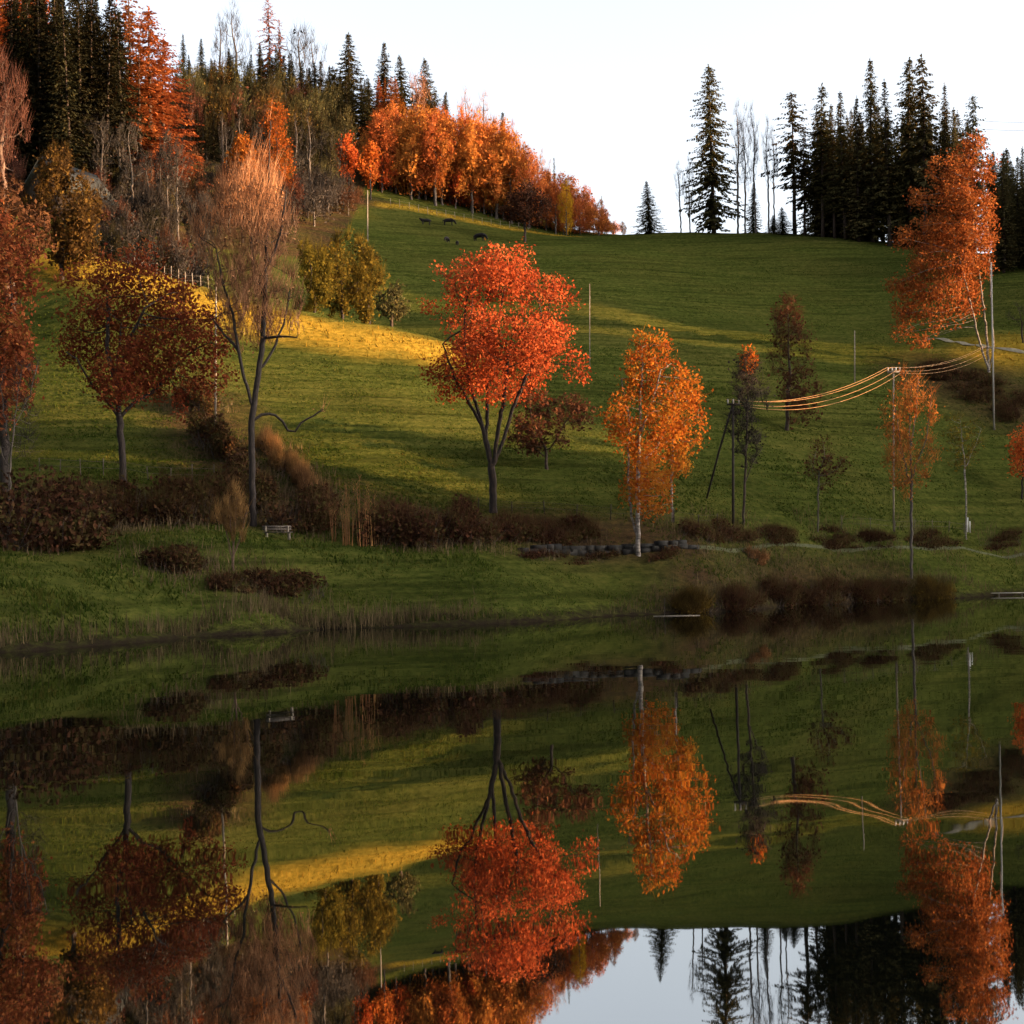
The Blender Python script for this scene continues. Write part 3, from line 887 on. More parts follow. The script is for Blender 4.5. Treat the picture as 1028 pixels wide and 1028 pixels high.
hero("birch_tree", "tall copper-red birch clump with bright pale stems beside the right-hand pole", "birch", (993, 374), (935, 985, 150, 290), 'dome',
     "bark_birch", "copper", r_base=.18, natt=2300, nb=6, br=.4, stems=rb_stems, nleaf=23000, lsize=.31, step=.55, twigs=2500, twig_len=1.5, depth_ratio=.9,
     lobes=[(976, 148, 15, 0), (970, 172, 19, 1), (985, 178, 13, -1), (958, 200, 22, 0), (976, 212, 20, -1.5), (948, 232, 25, 1), (968, 242, 22, -2), (990, 225, 11, 0), (936, 262, 24, 0),
            (957, 270, 22, -2), (924, 288, 22, 1), (944, 298, 20, -2), (914, 312, 18, 1), (934, 322, 18, -1), (908, 334, 13, .5), (926, 342, 12, 0), (952, 325, 13, -2), (975, 262, 14, -1), (987, 240, 14, .5), (978, 285, 13, 1), (966, 308, 11, 1), (945, 180, 9, 1), (925, 225, 9, 0), (992, 200, 10, 0), (940, 168, 12, 0), (924, 198, 13, .5), (910, 240, 13, 0), (900, 285, 11, .5), (993, 160, 9, 0), (988, 270, 12, 0)])
hero("bare_sapling", "small bent leafless tree on the sunlit patch at the right edge", "sapling", (1027, 345), (1008, 1040, 300, 330), 'dome',
     "bark_dark", "twig_grey", r_base=.12, natt=120, nb=8, br=.4, nleaf=0, lsize=.2, twigs=300, twig_len=1, step=.4)
# behind the sunlit crest, left
hero("dark_round_tree", "small dark round tree on the shaded slope right of the yellow willows", "tree", (393, 329), (374, 412, 282, 318), 'dome',
     "bark_dark", "spruce", d=172, r_base=.2, natt=220, nb=10, br=.4, nleaf=1500, lsize=.36, step=.4)
for i, (bx, x0, x1, yt, lab) in enumerate([(316, 292, 338, 234, "leftmost olive-yellow willow of the clump behind the sunlit crest"),
                                           (344, 318, 368, 222, "tallest middle olive-yellow willow of the clump behind the sunlit crest"),
                                           (370, 346, 391, 236, "rightmost willow of the clump, its right side orange-yellow")]):
    hero("willow_tree", lab, "willow", (bx, 330), (x0, x1, yt, 326), 'dome', "bark", "olive", d=177 + i * 3, r_base=.2,
         natt=520, nb=18, br=.34, nleaf=2600, lsize=.34, twigs=1700, twig_len=1.7, twig_up=.75, twig_w=.026, step=.5, group="yellow willows behind the crest")
hero("brown_tree", "lone round purple-brown tree at the upper field's edge, above the cows", "tree", (527, 244), (504, 550, 184, 228), 'round',
     "bark_dark", "brown", d=280, r_base=.25, natt=500, nb=18, br=.34, nleaf=3200, lsize=.45, twigs=1200, twig_len=1.2, twig_up=.3, step=.5)
# upper left: trees by the barn
hero("willow_tree", "pinkish-brown bare willow filling the upper left edge", "willow", (8, 240), (-45, 36, 58, 215), 'dome', "bark_pink", "twig_brown", d=150, r_base=.35,
     natt=900, nb=22, br=.32, nleaf=900, lsize=.25, twigs=2600, twig_len=2.0, twig_up=.72, twig_w=.022, step=.6)
hero("yellow_bush_tree", "rounded yellow-brown tree in front of the grey barn roof", "tree", (62, 262), (26, 100, 150, 268), 'dome', "bark", "russet", d=152, r_base=.25,
     natt=800, nb=22, br=.32, nleaf=6500, lsize=.4, twigs=2500, twig_len=1.6, twig_up=.7, twig_w=.018, step=.5)
hero("brown_tree", "dark reddish tree below the bare willow, left edge above the maples", "tree", (15, 290), (-40, 48, 178, 262), 'dome', "bark_dark", "brown", d=138, r_base=.25,
     natt=500, nb=16, br=.34, nleaf=3600, lsize=.42, step=.5)
for i, (bx, x0, x1, yt, d, lab) in enumerate([(150, 130, 172, 188, 186, "grey leafless bush tree left of the pale pointed one"), (170, 150, 186, 136, 200, "pale grey-green pointed tree among grey bushes, upper left"),
                                              (196, 180, 222, 196, 190, "grey leafless bush tree with a faint yellow top"), (112, 92, 134, 206, 182, "grey leafless bush tree just right of the barn")]):
    hero("bare_bush_tree", lab, "tree", (bx, 262), (x0, x1, yt, 258), 'ovoid' if i == 1 else 'dome', "bark_grey", "twig_grey", d=d, r_base=.16,
         natt=420, nb=14, br=.36, nleaf=900 if i == 1 else 600, lsize=.3, twigs=1500, twig_len=1.6, twig_up=.68, twig_w=.028, step=.5, group="grey bushes above the crest")
hero("orange_tree", "small glowing orange tree against the dark forest, left of the bare tree's top", "tree", (242, 205), (228, 262, 134, 190), 'ovoid', "bark", "orange", d=225, r_base=.2,
     natt=300, nb=14, br=.36, nleaf=2200, lsize=.45, step=.5)
hero("red_tree", "slim red-orange tree behind the bare tree, dark forest around it", "tree", (285, 205), (250, 302, 100, 204), 'column', "bark", "orange", d=262, r_base=.22,
     natt=500, nb=20, br=.32, nleaf=3000, lsize=.42, step=.6, twigs=900, twig_len=1.8, twig_up=.7, twig_w=.025)
for x, yt, yb, w, lab in ((372, 146, 193, 13, "small round red tree at the top field's corner, first beside the forest"),
                          (350, 132, 194, 12, "small upright orange tree behind the small round red tree")):
    hero("orange_tree", lab, "tree", (x, yb), (x - w, x + w, yt, yb - 8), 'ovoid', "bark", "orange", d=296, r_base=.18, natt=250, nb=12, br=.38, nleaf=1500, lsize=.5, step=.55)

# ================================================================== forests: a few kinds of tree, copied
def forest_kind(h, w, shape, leafn, ls, tw, seed, z0f=.22, nat=420):
    return broadleaf(w, w, h * z0f, h, shape, None, None, leafn, ls, h * .011 + .04, natt=nat, nb=22, br=.30, step=.62, twigs=tw, twig_len=1.9, twig_up=.7, twig_w=.028,
                     trunk_top=h * .5, kside=4)
DEC = [forest_kind(20, 4.6, 'column', 2600, .46, 1300, 1, .10), forest_kind(22, 5.0, 'ovoid', 2900, .46, 1200, 2, .08), forest_kind(18, 4.8, 'dome', 2600, .46, 1200, 3, .10),
       forest_kind(21, 3.9, 'column', 2600, .45, 2000, 4, .14), forest_kind(19, 4.4, 'ovoid', 2800, .5, 1300, 5, .10)]
BARE = [forest_kind(20, 3.2, 'column', 0, .5, 420, 6, .3, 460), forest_kind(21, 2.7, 'ovoid', 0, .5, 300, 7, .4, 380), forest_kind(18, 3.4, 'dome', 60, .4, 450, 8, .3, 460)]
SPR = [conifer(28, 5.6, .04), conifer(30, 4.8, .05, ragged=.42), conifer(26, 5.8, .03, gap=.6, droop=.45), conifer(29, 4.4, .22, gap=.6, ragged=.45),
       conifer(27, 5.0, .34, gap=.7, ragged=.5, pw=.55, nb=6)]
OPEN = [conifer(31, 5.6, .06, gap=.6, nb=6, spray=.95, droop=.55, ragged=.5, pw=.55), conifer(27, 5.0, .35, gap=.75, nb=5, spray=1.0, droop=.35, ragged=.6, pw=.5),
        conifer(26, 4.4, .28, gap=.7, nb=6, spray=.95, droop=.4, ragged=.55, pw=.6)]
LAR = [conifer(28, 5.6, .12, gap=.6, nb=6, spray=.75, droop=.25, ragged=.5, pw=.6), conifer(27, 4.6, .3, gap=.7, nb=5, spray=.7, droop=.25, ragged=.6, pw=.6)]
KH = {}
for fam, hs in (("DEC", (20, 22, 18, 21, 19)), ("BARE", (20, 21, 18)), ("SPR", (28, 30, 26, 29, 27)), ("OPEN", (31, 27, 26)), ("LAR", (28, 27))):
    for i, h in enumerate(hs): KH[(fam, i)] = h
FAM = {"DEC": (DEC, "bark_grey", "orange"), "BARE": (BARE, "bark_pink", "twig"), "SPR": (SPR, "bark_dark", "spruce"), "OPEN": (OPEN, "bark_dark", "spruce"),
       "LAR": (LAR, "bark_dark", "larch")}
SHR = [forest_kind(7, 3.2, 'dome', 500, .3, 450, 9, .05, 260), forest_kind(8, 2.8, 'ovoid', 700, .3, 450, 10, .05, 260)]
FAM["SHR"] = (SHR, "bark_grey", "twig_grey"); KH[("SHR", 0)] = 7; KH[("SHR", 1)] = 8
PROTO = {}
def plant(name, label, cat, px, d, top, fam, i=None, group=None, wide=1.0, leaf=None, bark=None, pyref=200, height=None):
    """a forest tree at photo column px, distance d, its tip on photo row top"""
    i = random.randrange(len(FAM[fam][0])) if i is None else i
    g = at(px, d, pyref)
    g[2] = float(gsurf(g[0], g[1])) - .1
    h = height or W(px, top, d)[2] - g[2]
    s = h / KH[(fam, i)]
    key = (name, fam, i, leaf)
    rz = random.random() * 6.28
    sw = s * wide if not isinstance(wide, tuple) else wide[0]
    sc = (sw, sw, s)
    sx_ = sw * random.uniform(.92, 1.08)
    sc = (sx_, sw, s)
    tilt = (random.gauss(0, .018), random.gauss(0, .018))
    if key in PROTO:
        r = dup(PROTO[key], g, rz, sc, label, group)
        r.rotation_euler = (*tilt, rz)
        return r
    meshes, bk, lf = FAM[fam]
    m = meshes[i]
    mm = tuple(x if len(x.materials) == 0 else x.copy() for x in m)
    for x in mm: x.materials.clear()
    r = make(name, label, cat, g, mm, M[bark or bk], M[leaf or lf], rz, group, sc)
    PROTO[key] = r
    return r

# --- sunlit row along the top field's edge
GR = "orange row along the top field"
top_line = [(340, 150), (365, 128), (385, 100), (405, 104), (430, 108), (455, 106), (480, 112), (500, 118), (515, 128), (535, 150), (555, 172), (575, 182), (600, 204), (622, 226)]
tx, ty = zip(*top_line)
x = 384.0
while x < 630:
    d = 303 + (x - 384) * .03 + random.uniform(-1, 7)
    lab = "orange-leaved tree with pale stem in the sunlit row along the top field"
    if x > 600: lab = "low orange tree near the right end of the sunlit row"
    plant("orange_tree", lab, "tree", x, d, np.interp(x, tx, ty) + random.uniform(-6, 10), "DEC", group=GR, leaf="row", wide=random.uniform(.95, 1.3) if x < 560 else random.uniform(1.3, 1.9))
    x += random.uniform(6.5, 10)
x = 400.0
while x < 622:
    plant("orange_tree", "taller orange-leaved tree in the second rank behind the sunlit row", "tree", x, 318 + random.uniform(-3, 6), np.interp(x, tx, ty) - 3 + random.uniform(-4, 8),
          random.choice(["DEC", "DEC", "BARE"]) , group="second rank behind the orange row", leaf=random.choice(["row", "row", "orange", "copper"]), wide=random.uniform(.85, 1.1))
    x += random.uniform(8, 13)
for k in range(34):
    px = 366 + k * 7.6 + random.uniform(-3, 3)
    plant("orange_shrub_tree", "low orange shrub tree filling the foot of the sunlit row", "tree", px, 302 + (px - 384) * .03 + random.uniform(1, 12), 0, "SHR", group="orange shrubs under the sunlit row",
          height=min(random.uniform(6, 12), max(3.5, (640 - px) * .06)), leaf=random.choice(["row", "row", "orange"]), wide=1.2)
plant("golden_tree", "single golden-yellow tree glowing between redder ones, top field's edge", "tree", 568, 302, 180, "DEC", 0, wide=.75, leaf="gold")
plant("spruce_tree", "thin dark spruce tip above the golden tree", "spruce", 557, 335, 158, "SPR", 3, wide=.6)
plant("spruce_tree", "tiny dark spruce tip near the forest's low right end", "spruce", 604, 335, 196, "SPR", 1, wide=.6)
# --- spruces on the forest's skyline
for px, top, lab in ((352, 33, "tallest rust-tinged spruce on the left forest's skyline"), (387, 41, "second spruce on the skyline, right of the tallest rust-tinged one"),
                     (407, 55, "shorter dark spruce between two taller skyline ones"), (431, 60, "dark spruce ending the skyline group above the orange row"),
                     (372, 78, "low spruce between the two tallest skyline spruces"), (336, 66, "spruce left of the tallest rust-tinged skyline spruce"),
                     (448, 92, "low spruce right of the skyline group, orange trees below"), (505, 112, "lone small dark spruce above the orange row's middle")):
    plant("spruce_tree", lab, "spruce", px, 343 if px != 505 else 336, top, "SPR", group="skyline spruces of the left forest", wide=random.uniform(1.1, 1.4))
for px, top in ((420, 72), (470, 90), (488, 96), (520, 132), (545, 150), (588, 186)):
    plant("bare_tree", "thin leafless tree rising above the orange row", "tree", px, 332, top, "BARE", group="bare trees above the orange row")
# --- slope forest, left of the orange row
for k in range(63):
    px = 186 + (k % 21) * 7.9 + random.uniform(-3, 3); row = k // 21
    d = (300, 322, 343)[row] + random.uniform(-6, 6)
    top = np.interp(px, [196, 240, 300, 345], ([112, 112, 112, 122], [84, 84, 88, 96], [56, 58, 54, 70])[row]) + random.uniform(-8, 16)
    if (k * 7) % 5 == 0 and row == 0:
        plant("bare_tree", "leafless greyish tree among the spruces of the left slope", "tree", px, d, top + 10, "BARE", group="bare trees on the left slope", leaf="twig_grey", bark="bark_grey")
    else:
        plant("spruce_tree", "dark green spruce packed in the left slope's forest", "spruce", px, d, top, "SPR", leaf=random.choice(["spruce", "spruce_shade"]), group="spruces on the left slope", wide=random.uniform(.8, 1.05))
for k in range(26):
    px = 178 + k * 6.9 + random.uniform(-3, 3)
    plant("spruce_tree", "dark spruce in the rearmost rank closing the left forest's skyline", "spruce", px, 350 + random.uniform(-4, 6), np.interp(px, [180, 240, 300, 350], [64, 60, 60, 74]) + random.uniform(-6, 10), "SPR",
          group="rearmost spruces of the left forest", leaf="spruce_shade", wide=random.uniform(1.0, 1.3))
for k in range(17):
    px = 342 + k * 6.6 + random.uniform(-3, 3)
    plant("spruce_tree", "rust-brown spruce filling the rank between skyline spruces and orange row", "spruce", px, 337 + random.uniform(-4, 4), np.interp(px, [340, 400, 450], [80, 78, 96]) + random.uniform(-5, 10), "SPR",
          group="spruces behind the orange row", leaf=random.choice(["spruce", "spruce", "larch"]), wide=random.uniform(1.0, 1.3))
for k in range(9):
    px = 190 + k * 17.5 + random.uniform(-4, 4)
    plant("bare_tree", "leafless brown tree at the foot of the left slope's forest", "tree", px, 285 + random.uniform(-6, 12), 128 + random.uniform(-16, 30), "BARE",
          group="bare trees at the left forest's foot", leaf="twig_grey", bark="bark_grey")
for px, top, d, lab in ((305, 92, 300, "olive-lit spruce in the slope forest, left of the orange trees"), (322, 108, 296, "olive-lit spruce standing lower, nearest the small red trees"),
                        (332, 120, 292, "short olive-lit spruce directly above the top field's corner"), (290, 84, 305, "olive-lit spruce behind the bare tree's tip")):
    plant("spruce_tree", lab, "spruce", px, d, top, "SPR", wide=.95)
for k in range(44):
    px = 104 + (k % 22) * 10.6 + random.uniform(-4, 4); row = k // 22
    d = np.interp(px, [100, 200, 300, 340], ([206, 228, 262, 276], [232, 262, 284, 288])[row]) + random.uniform(-8, 8)
    plant("bare_bush_tree", "grey leafless bush of the thicket at the shaded forest's foot", "tree", px, d, 0, "SHR", group="grey thicket at the forest's foot", height=random.uniform(5.5, 10),
          leaf=random.choice(["twig_grey", "twig_grey", "brown", "spruce"]))
for k in range(46):
    px = 184 + (k % 23) * 7.4 + random.uniform(-3, 3); d = (312, 336)[k // 23] + random.uniform(-9, 9)
    plant("understorey_tree", "low brownish tree under the spruces of the left slope", "tree", px, d, 0, "SHR", group="understorey of the left slope", height=random.uniform(8, 14),
          leaf=random.choice(["brown", "spruce", "russet", "spruce"]))
for k in range(16):
    px = 104 + k * 6.6 + random.uniform(-3, 3)
    plant("bare_bush_tree", "grey leafless bush just behind the crest's pale post fence", "tree", px, np.interp(px, [100, 200], [172, 182]) + random.uniform(-3, 12), 0, "SHR", group="grey bushes behind the post fence",
          height=random.uniform(5, 8.5), leaf=random.choice(["twig_grey", "twig_grey", "spruce_shade", "brown"]))
for k in range(14):
    px = 300 + k * 4.2 + random.uniform(-2, 2)
    plant("bare_bush_tree", "dusky brown bush at the top field's left corner", "tree", px, 284 + random.uniform(-8, 8), 0, "SHR", group="dusky bushes at the field's left corner",
          height=random.uniform(4, 7.5), leaf=random.choice(["twig_grey", "brown", "twig_brown"]))
# --- dark tall wood at the upper left
for k in range(30):
    px = 18 + (k % 10) * 11.5 + random.uniform(-4, 4); d = (218, 234, 250)[k // 10] + random.uniform(-5, 5)
    plant("spruce_tree", "tall dark spruce of the shaded wood, upper left", "spruce", px, d, random.uniform(-55, -8), "SPR", group="dark spruces at the upper left", leaf="spruce_shade", wide=random.uniform(.75, .95), height=random.uniform(31, 36))
for k in range(8):
    px = -30 + k * 9 + random.uniform(-3, 3)
    plant("orange_tree", "copper-leaved tree in the top left corner", "tree", px, 262 + random.uniform(-6, 10), -8 + random.uniform(-25, 10), "DEC", group="copper trees in the top left corner")
for px, d, h, lab, i in ((150, 232, 33, "tall orange larch between dark spruces, upper left", 0), (133, 240, 36, "thin orange larch behind the tall one, tip above the frame", 1),
                         (166, 238, 29, "shorter orange larch right of the tall one", 0), (140, 228, 27, "lowest orange larch of the upper left group", 1)):
    plant("larch_tree", lab, "larch", px, d, 0, "LAR", i, height=h, wide=1.3)
for k in range(9):
    plant("bare_tree", "thin leafless tree standing in the shaded wood, upper left", "tree", 60 + k * 15 + random.uniform(-4, 4), 212 + random.uniform(-4, 6), 140, "BARE",
          group="bare trees before the dark wood", height=random.uniform(11, 17), leaf="twig_grey", bark="bark")
# skyline between larch and slope
for px, top, fam, i, lab in ((186, 34, "SPR", 1, "small pointed spruce on the skyline right of the larches"), (204, 38, "SPR", 0, "broader spruce on the skyline right of the small pointed one"),
                             (232, 48, "SPR", 2, "low spruce below the two thin bare skyline trees"), (262, 44, "SPR", 0, "spruce below the tall thin larch"), (285, 48, "SPR", 1, "spruce right of the tall thin larch"),
                             (222, 18, "BARE", 1, "left of two thin bare trees on the skyline"), (241, 2, "BARE", 0, "taller right one of two thin bare skyline trees"),
                             (272, -8, "LAR", 1, "tall thin larch with sparse orange tip above the skyline"), (286, 20, "LAR", 1, "shorter sparse larch beside the tall thin one"),
                             (305, 24, "BARE", 2, "bare twiggy skyline tree right of the larches"), (318, 30, "BARE", 0, "second bare twiggy skyline tree right of the larches")):
    plant({"SPR": "spruce_tree", "BARE": "bare_tree", "LAR": "larch_tree"}[fam], lab, {"SPR": "spruce", "BARE": "tree", "LAR": "larch"}[fam], px, 352, top, fam, i,
          wide=.7 if fam == "LAR" else 1.0, leaf="twig_grey" if fam == "BARE" else None)

# --- skyline of the right-hand dome
def sky_tree(px, top, fam, i, lab, d=None, wide=1.0, group=None, name=None):
    d = d or float(np.interp(px, [640, 720, 800, 850, 905, 1030], [303, 303, 292, 280, 276, 262])) + random.uniform(-2, 3)
    nm = name or {"SPR": "spruce_tree", "OPEN": "spruce_tree", "BARE": "bare_tree"}[fam]
    return plant(nm, lab, {"SPR": "spruce", "OPEN": "spruce", "BARE": "tree"}[fam], px, d, top, fam, i, wide=wide, group=group, leaf="twig_grey" if fam == "BARE" else None,
                 bark="bark_dark" if fam == "BARE" else None, pyref=238)
sky_tree(652, 181, "SPR", 2, "small ragged spruce standing alone at the dome's left end", wide=1.5)
sky_tree(717, 66, "OPEN", 0, "tallest lone spruce on the green dome's skyline", wide=1.02)
for px, top, i, lab in ((684, 165, 1, "short bare tree left of the tallest lone spruce"), (693, 158, 0, "bare tree touching the tallest lone spruce's left side"),
                        (741, 106, 1, "first tall bare birch right of the tallest lone spruce"), (748, 104, 0, "second tall bare birch right of the tallest lone spruce"),
                        (759, 108, 1, "third tall bare birch, above the small spruce"), (772, 122, 1, "thin bare birch before the gap in the skyline"),
                        (778, 130, 1, "last thin bare birch left of the ragged pines")):
    sky_tree(px, top, "BARE", i, lab, wide=.75 if top > 140 else .62)
sky_tree(756, 183, "SPR", 0, "small dense spruce under the tall bare birches", wide=1.15)
sky_tree(776, 216, "SPR", 2, "lowest bushy spruce on the dome, left of another low one", wide=2.4)
sky_tree(786, 208, "SPR", 2, "low bushy spruce on the dome, under the ragged pine", wide=2.2)
sky_tree(798, 93, "OPEN", 1, "ragged long-trunked pine leading the right-hand wood", wide=1.1)
sky_tree(808, 128, "OPEN", 2, "shorter ragged pine right of the leading one", wide=1.0)
for px, top, fam, i, lab in ((826, 84, "OPEN", 2, "first pointed spruce of the right-hand wood"), (849, 90, "SPR", 3, "second pointed spruce of the right-hand wood"),
                             (876, 57, "SPR", 0, "tallest broad spruce of the right-hand wood"), (893, 80, "SPR", 3, "spruce tip right of the tallest broad one"),
                             (912, 58, "OPEN", 0, "slim tall spruce tip, left of the thinnest one"), (930, 55, "OPEN", 2, "thinnest tall spruce tip in the right-hand wood"),
                             (952, 85, "SPR", 1, "yellow-lit spruce tip right of the thinnest tall one"), (975, 96, "OPEN", 2, "last spruce tip above the copper birch clump"),
                             (838, 104, "SPR", 3, "low spruce tip between the first two pointed ones"), (862, 98, "SPR", 1, "low spruce tip left of the tallest broad one")):
    sky_tree(px, top, fam, i, lab, wide=.9)
for k in range(44):
    px = 822 + k * 3.5 + random.uniform(-3, 3)
    sky_tree(px, random.uniform(104, 128) + max(0, px - 940) * .25, "SPR", random.choice([0, 1, 2, 3, 3]), "dark trunk-bare spruce deep inside the right-hand wood", d=290 + random.uniform(-10, 14), group="spruces inside the right-hand wood", wide=.9)
for k in range(30):
    px = 1000 + (k % 10) * 6.5 + random.uniform(-3, 3); d = (242, 256, 270)[k // 10] + random.uniform(-4, 4)
    sky_tree(px, random.uniform(148, 168), "SPR", None, "lower brownish spruce at the right edge, behind the pole", d=d, group="low spruces at the right edge", wide=random.uniform(.9, 1.1))
# wood continuing past the right edge; its shadow falls on the dome
for k in range(10):
    px = 1075 + k * 14 + random.uniform(-3, 3)
    sky_tree(px, random.uniform(140, 165), "SPR", None, "lower brownish spruce at the right edge, behind the pole", d=225 + random.uniform(-14, 45), group="low spruces at the right edge", wide=1.0)
# ================================================================== shrubs, hedge, reeds, grass
def bush(name, label, cat, foot, size, leaf, nleaf, ls, stems=60, group=None, twigs=0, up=.6, d=None, rz=None, bark="bark_dark", nb=9, tl=.6, tw=.012):
    """rounded thicket: many stems from the ground (stems) and leaves and twigs (foliage)"""
    g = hit(*foot) if d is None else at(foot[0], d, foot[1])
    g[2] = float(gsurf(g[0], g[1])) - .05
    sx, sy, h = size
    if rz is None:
        rz = math.radians(48); sx *= 1.25
    r = thing(name, label, cat, g, rz, group)
    cz, sz = math.cos(rz), math.sin(rz)
    a = rng.random(stems) * 6.283; q = np.sqrt(rng.random(stems))
    B = np.stack([np.cos(a) * q * sx * .8, np.sin(a) * q * sy * .8, np.zeros(stems)], 1)
    wx = g[0] + B[:, 0] * cz - B[:, 1] * sz; wy = g[1] + B[:, 0] * sz + B[:, 1] * cz
    B[:, 2] = gsurf(wx, wy) - g[2] - .05
    T = B + np.stack([rng.normal(size=stems) * .25 * h, rng.normal(size=stems) * .25 * h, h * (.5 + .5 * rng.random(stems)) * (1 - .35 * q)], 1)
    V_, F_ = ribbons(B, T, .03)
    obj("stems", mesh_np("stems", V_, [F_]), M[bark], r)
    bl = []
    for k in range(nb):
        a = rng.random() * 6.283; q = math.sqrt(rng.random()) * .8
        x_, y_ = math.cos(a) * q * sx, math.sin(a) * q * sy
        z_ = float(gsurf(g[0] + x_ * cz - y_ * sz, g[1] + x_ * sz + y_ * cz)) - g[2]
        hh = h * (.20 + .42 * rng.random() ** 1.3) * (1 - .3 * q)
        bl.append((x_, y_, z_ + hh * .9, sx * .38, sy * .5, hh))
    Vs, Fs, nv = [], [], 0
    if nleaf:
        lm = leaves_mesh("tmp", in_blobs(nleaf, bl), ls, .6)
        lv = np.empty(len(lm.vertices) * 3, np.float32); lm.vertices.foreach_get("co", lv); lv = lv.reshape(-1, 3)
        bpy.data.meshes.remove(lm)
        Vs.append(lv); Fs.append(np.arange(len(lv)).reshape(-1, 4)); nv = len(lv)
    if twigs:
        bp_ = in_blobs(twigs, bl); dv = rvec(twigs) * (1 - up); dv[:, 2] = np.abs(dv[:, 2]) + up
        dv /= np.linalg.norm(dv, axis=1)[:, None]
        V_, F_ = ribbons(bp_, bp_ + dv * (tl * (.5 + rng.random(twigs)))[:, None], tw)
        Vs.append(V_); Fs.append(F_ + nv)
    obj("foliage", mesh_np("foliage", np.concatenate(Vs), Fs), M[leaf], r)
    return r

# dark bramble hedge below the meadows: left and right runs
bush("bramble_thicket", "dark red-brown bramble thicket under the white sapling, left edge", "shrub", (22, 548), (4.4, 2.4, 4.2), "bramble", 7000, .26, 120, twigs=900, nb=16)
for px, py, w, h, lab in ((95, 530, 3.0, 3.0, "dark hedge section below the left meadow, first right of the thicket"), (142, 528, 3.0, 2.9, "dark hedge section under the dark red maple's trunk"),
                          (190, 527, 3.0, 2.7, "dark hedge section between maple trunk and pale bare shrub"), (300, 529, 2.6, 2.9, "dark hedge section behind the bench"),
                          (236, 514, 2.4, 2.9, "dark hedge section behind the pale bare shrub")):
    bush("hedge_shrub", lab, "hedge", (px, py), (w, 1.5, h), "bramble", 4200, .25, 80, group="dark hedge along the meadow's foot", twigs=1800, nb=18, tl=1.0, up=.7)
for px, py, w, h, lab in ((400, 540, 2.8, 3.0, "brown bramble just right of the tall dry stems"), (438, 543, 2.6, 3.2, "highest brown bramble left of the largest maple"),
                          (472, 543, 2.4, 2.6, "brown bramble at the largest maple's left foot"), (520, 538, 3.0, 1.5, "low brown bramble at the largest maple's right foot"),
                          (565, 540, 3.0, 1.1, "lowest brown bramble running towards the stone wall")):
    bush("bramble_bush", lab, "shrub", (px, py), (w, 1.4, h), "bramble", 3000, .24, 70, group="brambles by the largest maple", twigs=1600, nb=16, tl=.9, up=.6)
bush("hedge_shrub", "steep dark hedge running uphill left of the bare tree", "hedge", (216, 452), (5.0, 1.3, 2.9), "bramble", 4200, .25, 90, twigs=1300, nb=16, rz=math.radians(-63))
bush("hedge_shrub", "uppermost dark hedge bush left of the bare tree, below the tall thin pole", "hedge", (199, 412), (4.6, 1.2, 2.6), "bramble", 3600, .25, 90, twigs=1200, nb=16, rz=math.radians(-63))
bush("hedge_shrub", "dark hedge bush behind the bare tree's trunk foot", "hedge", (250, 490), (4.4, 1.3, 3.0), "bramble", 3800, .25, 90, twigs=1200, nb=16, rz=math.radians(-63))
for _px, _py, _s, _l in ((266, 452, .9, "upper rusty dry bush in sun right of the bare tree's trunk"), (312, 497, .9, "lowest rust-coloured bush standing in for sunlit grass at the edge of the dark hedge")):
    bush("sunlit_grass_bush", _l, "shrub", (_px, _py), (3.0 * _s, .8 * _s, 1.6 * _s), "rust", 400, .2, 60, twigs=1700, up=.75, nb=10, bark="bark_pink", tl=.9, rz=math.radians(-63))  # orange bushes added in place of the sunlit edge of the grass
bush("sunlit_grass_bush", "rusty orange dry bush lit by sun beside the bare tree's trunk", "shrub", (289, 476), (3.2, .8, 1.8), "rust", 600, .2, 70, rz=math.radians(-63), twigs=2400, up=.75, nb=14, bark="bark_pink", tl=.9)
bush("round_bush", "dark rounded mound of bramble alone on the bank grass", "shrub", (176, 572), (1.5, 1.1, 1.5), "bramble", 1900, .2, 50, twigs=400, nb=8)
bush("low_bush", "low dark brown bush on the bank right of the pale shrub", "shrub", (290, 600), (2.6, 1.2, 1.3), "bramble", 1800, .2, 60, twigs=600, nb=10, up=.4)
bush("low_bush", "low dark tangle at the foot of the pale bare shrub", "shrub", (236, 592), (1.6, .9, .9), "bramble", 900, .2, 40, twigs=400, nb=8, up=.4)
for px, py, w, h, lab in ((700, 612, 2.2, 1.5, "leftmost shore bush, above the floating pole"), (745, 609, 2.6, 1.8, "shore bush second from the left on the right bank"),
                          (785, 606, 2.4, 2.8, "tallest shore bush on the right bank"), (825, 604, 2.8, 2.9, "wide shore bush right of the tallest"), (866, 602, 3.0, 2.5, "shore bush left of the reddish birch's foot"),
                          (895, 602, 2.6, 2.1, "shore bush at the reddish birch's foot"), (938, 600, 2.6, 1.9, "last shore bush left of the landing plank")):
    bush("shore_bush", lab, "shrub", (px, py), (w, 1.1, h * .55), random.choice(["bramble", "russet", "bramble"]), 1300, .18, 90, group="dark bushes along the right shore", twigs=1900, nb=14, up=.45, tl=.9)
for px, py, w, h, lab in ((700, 541, 2.4, 1.0, "scrub left end of the strip above the farm track"), (735, 541, 2.4, 1.2, "scrub below the leaning pole's foot"), (775, 541, 2.8, .9, "scrub strip piece left of the young tree"),
                          (838, 543, 3.6, .6, "low scrub right of the young tree"), (880, 544, 3.8, .7, "low scrub at the slim power pole's foot"), (935, 546, 4.4, .8, "low scrub left of the white stake"), (1005, 548, 4.6, .8, "low scrub right of the white stake")):
    bush("scrub_bush", lab, "shrub", (px, py), (w, 1.0, h), "bramble", 900, .2, 50, group="scrub above the farm track", twigs=1100, nb=12, up=.5, tl=.6)
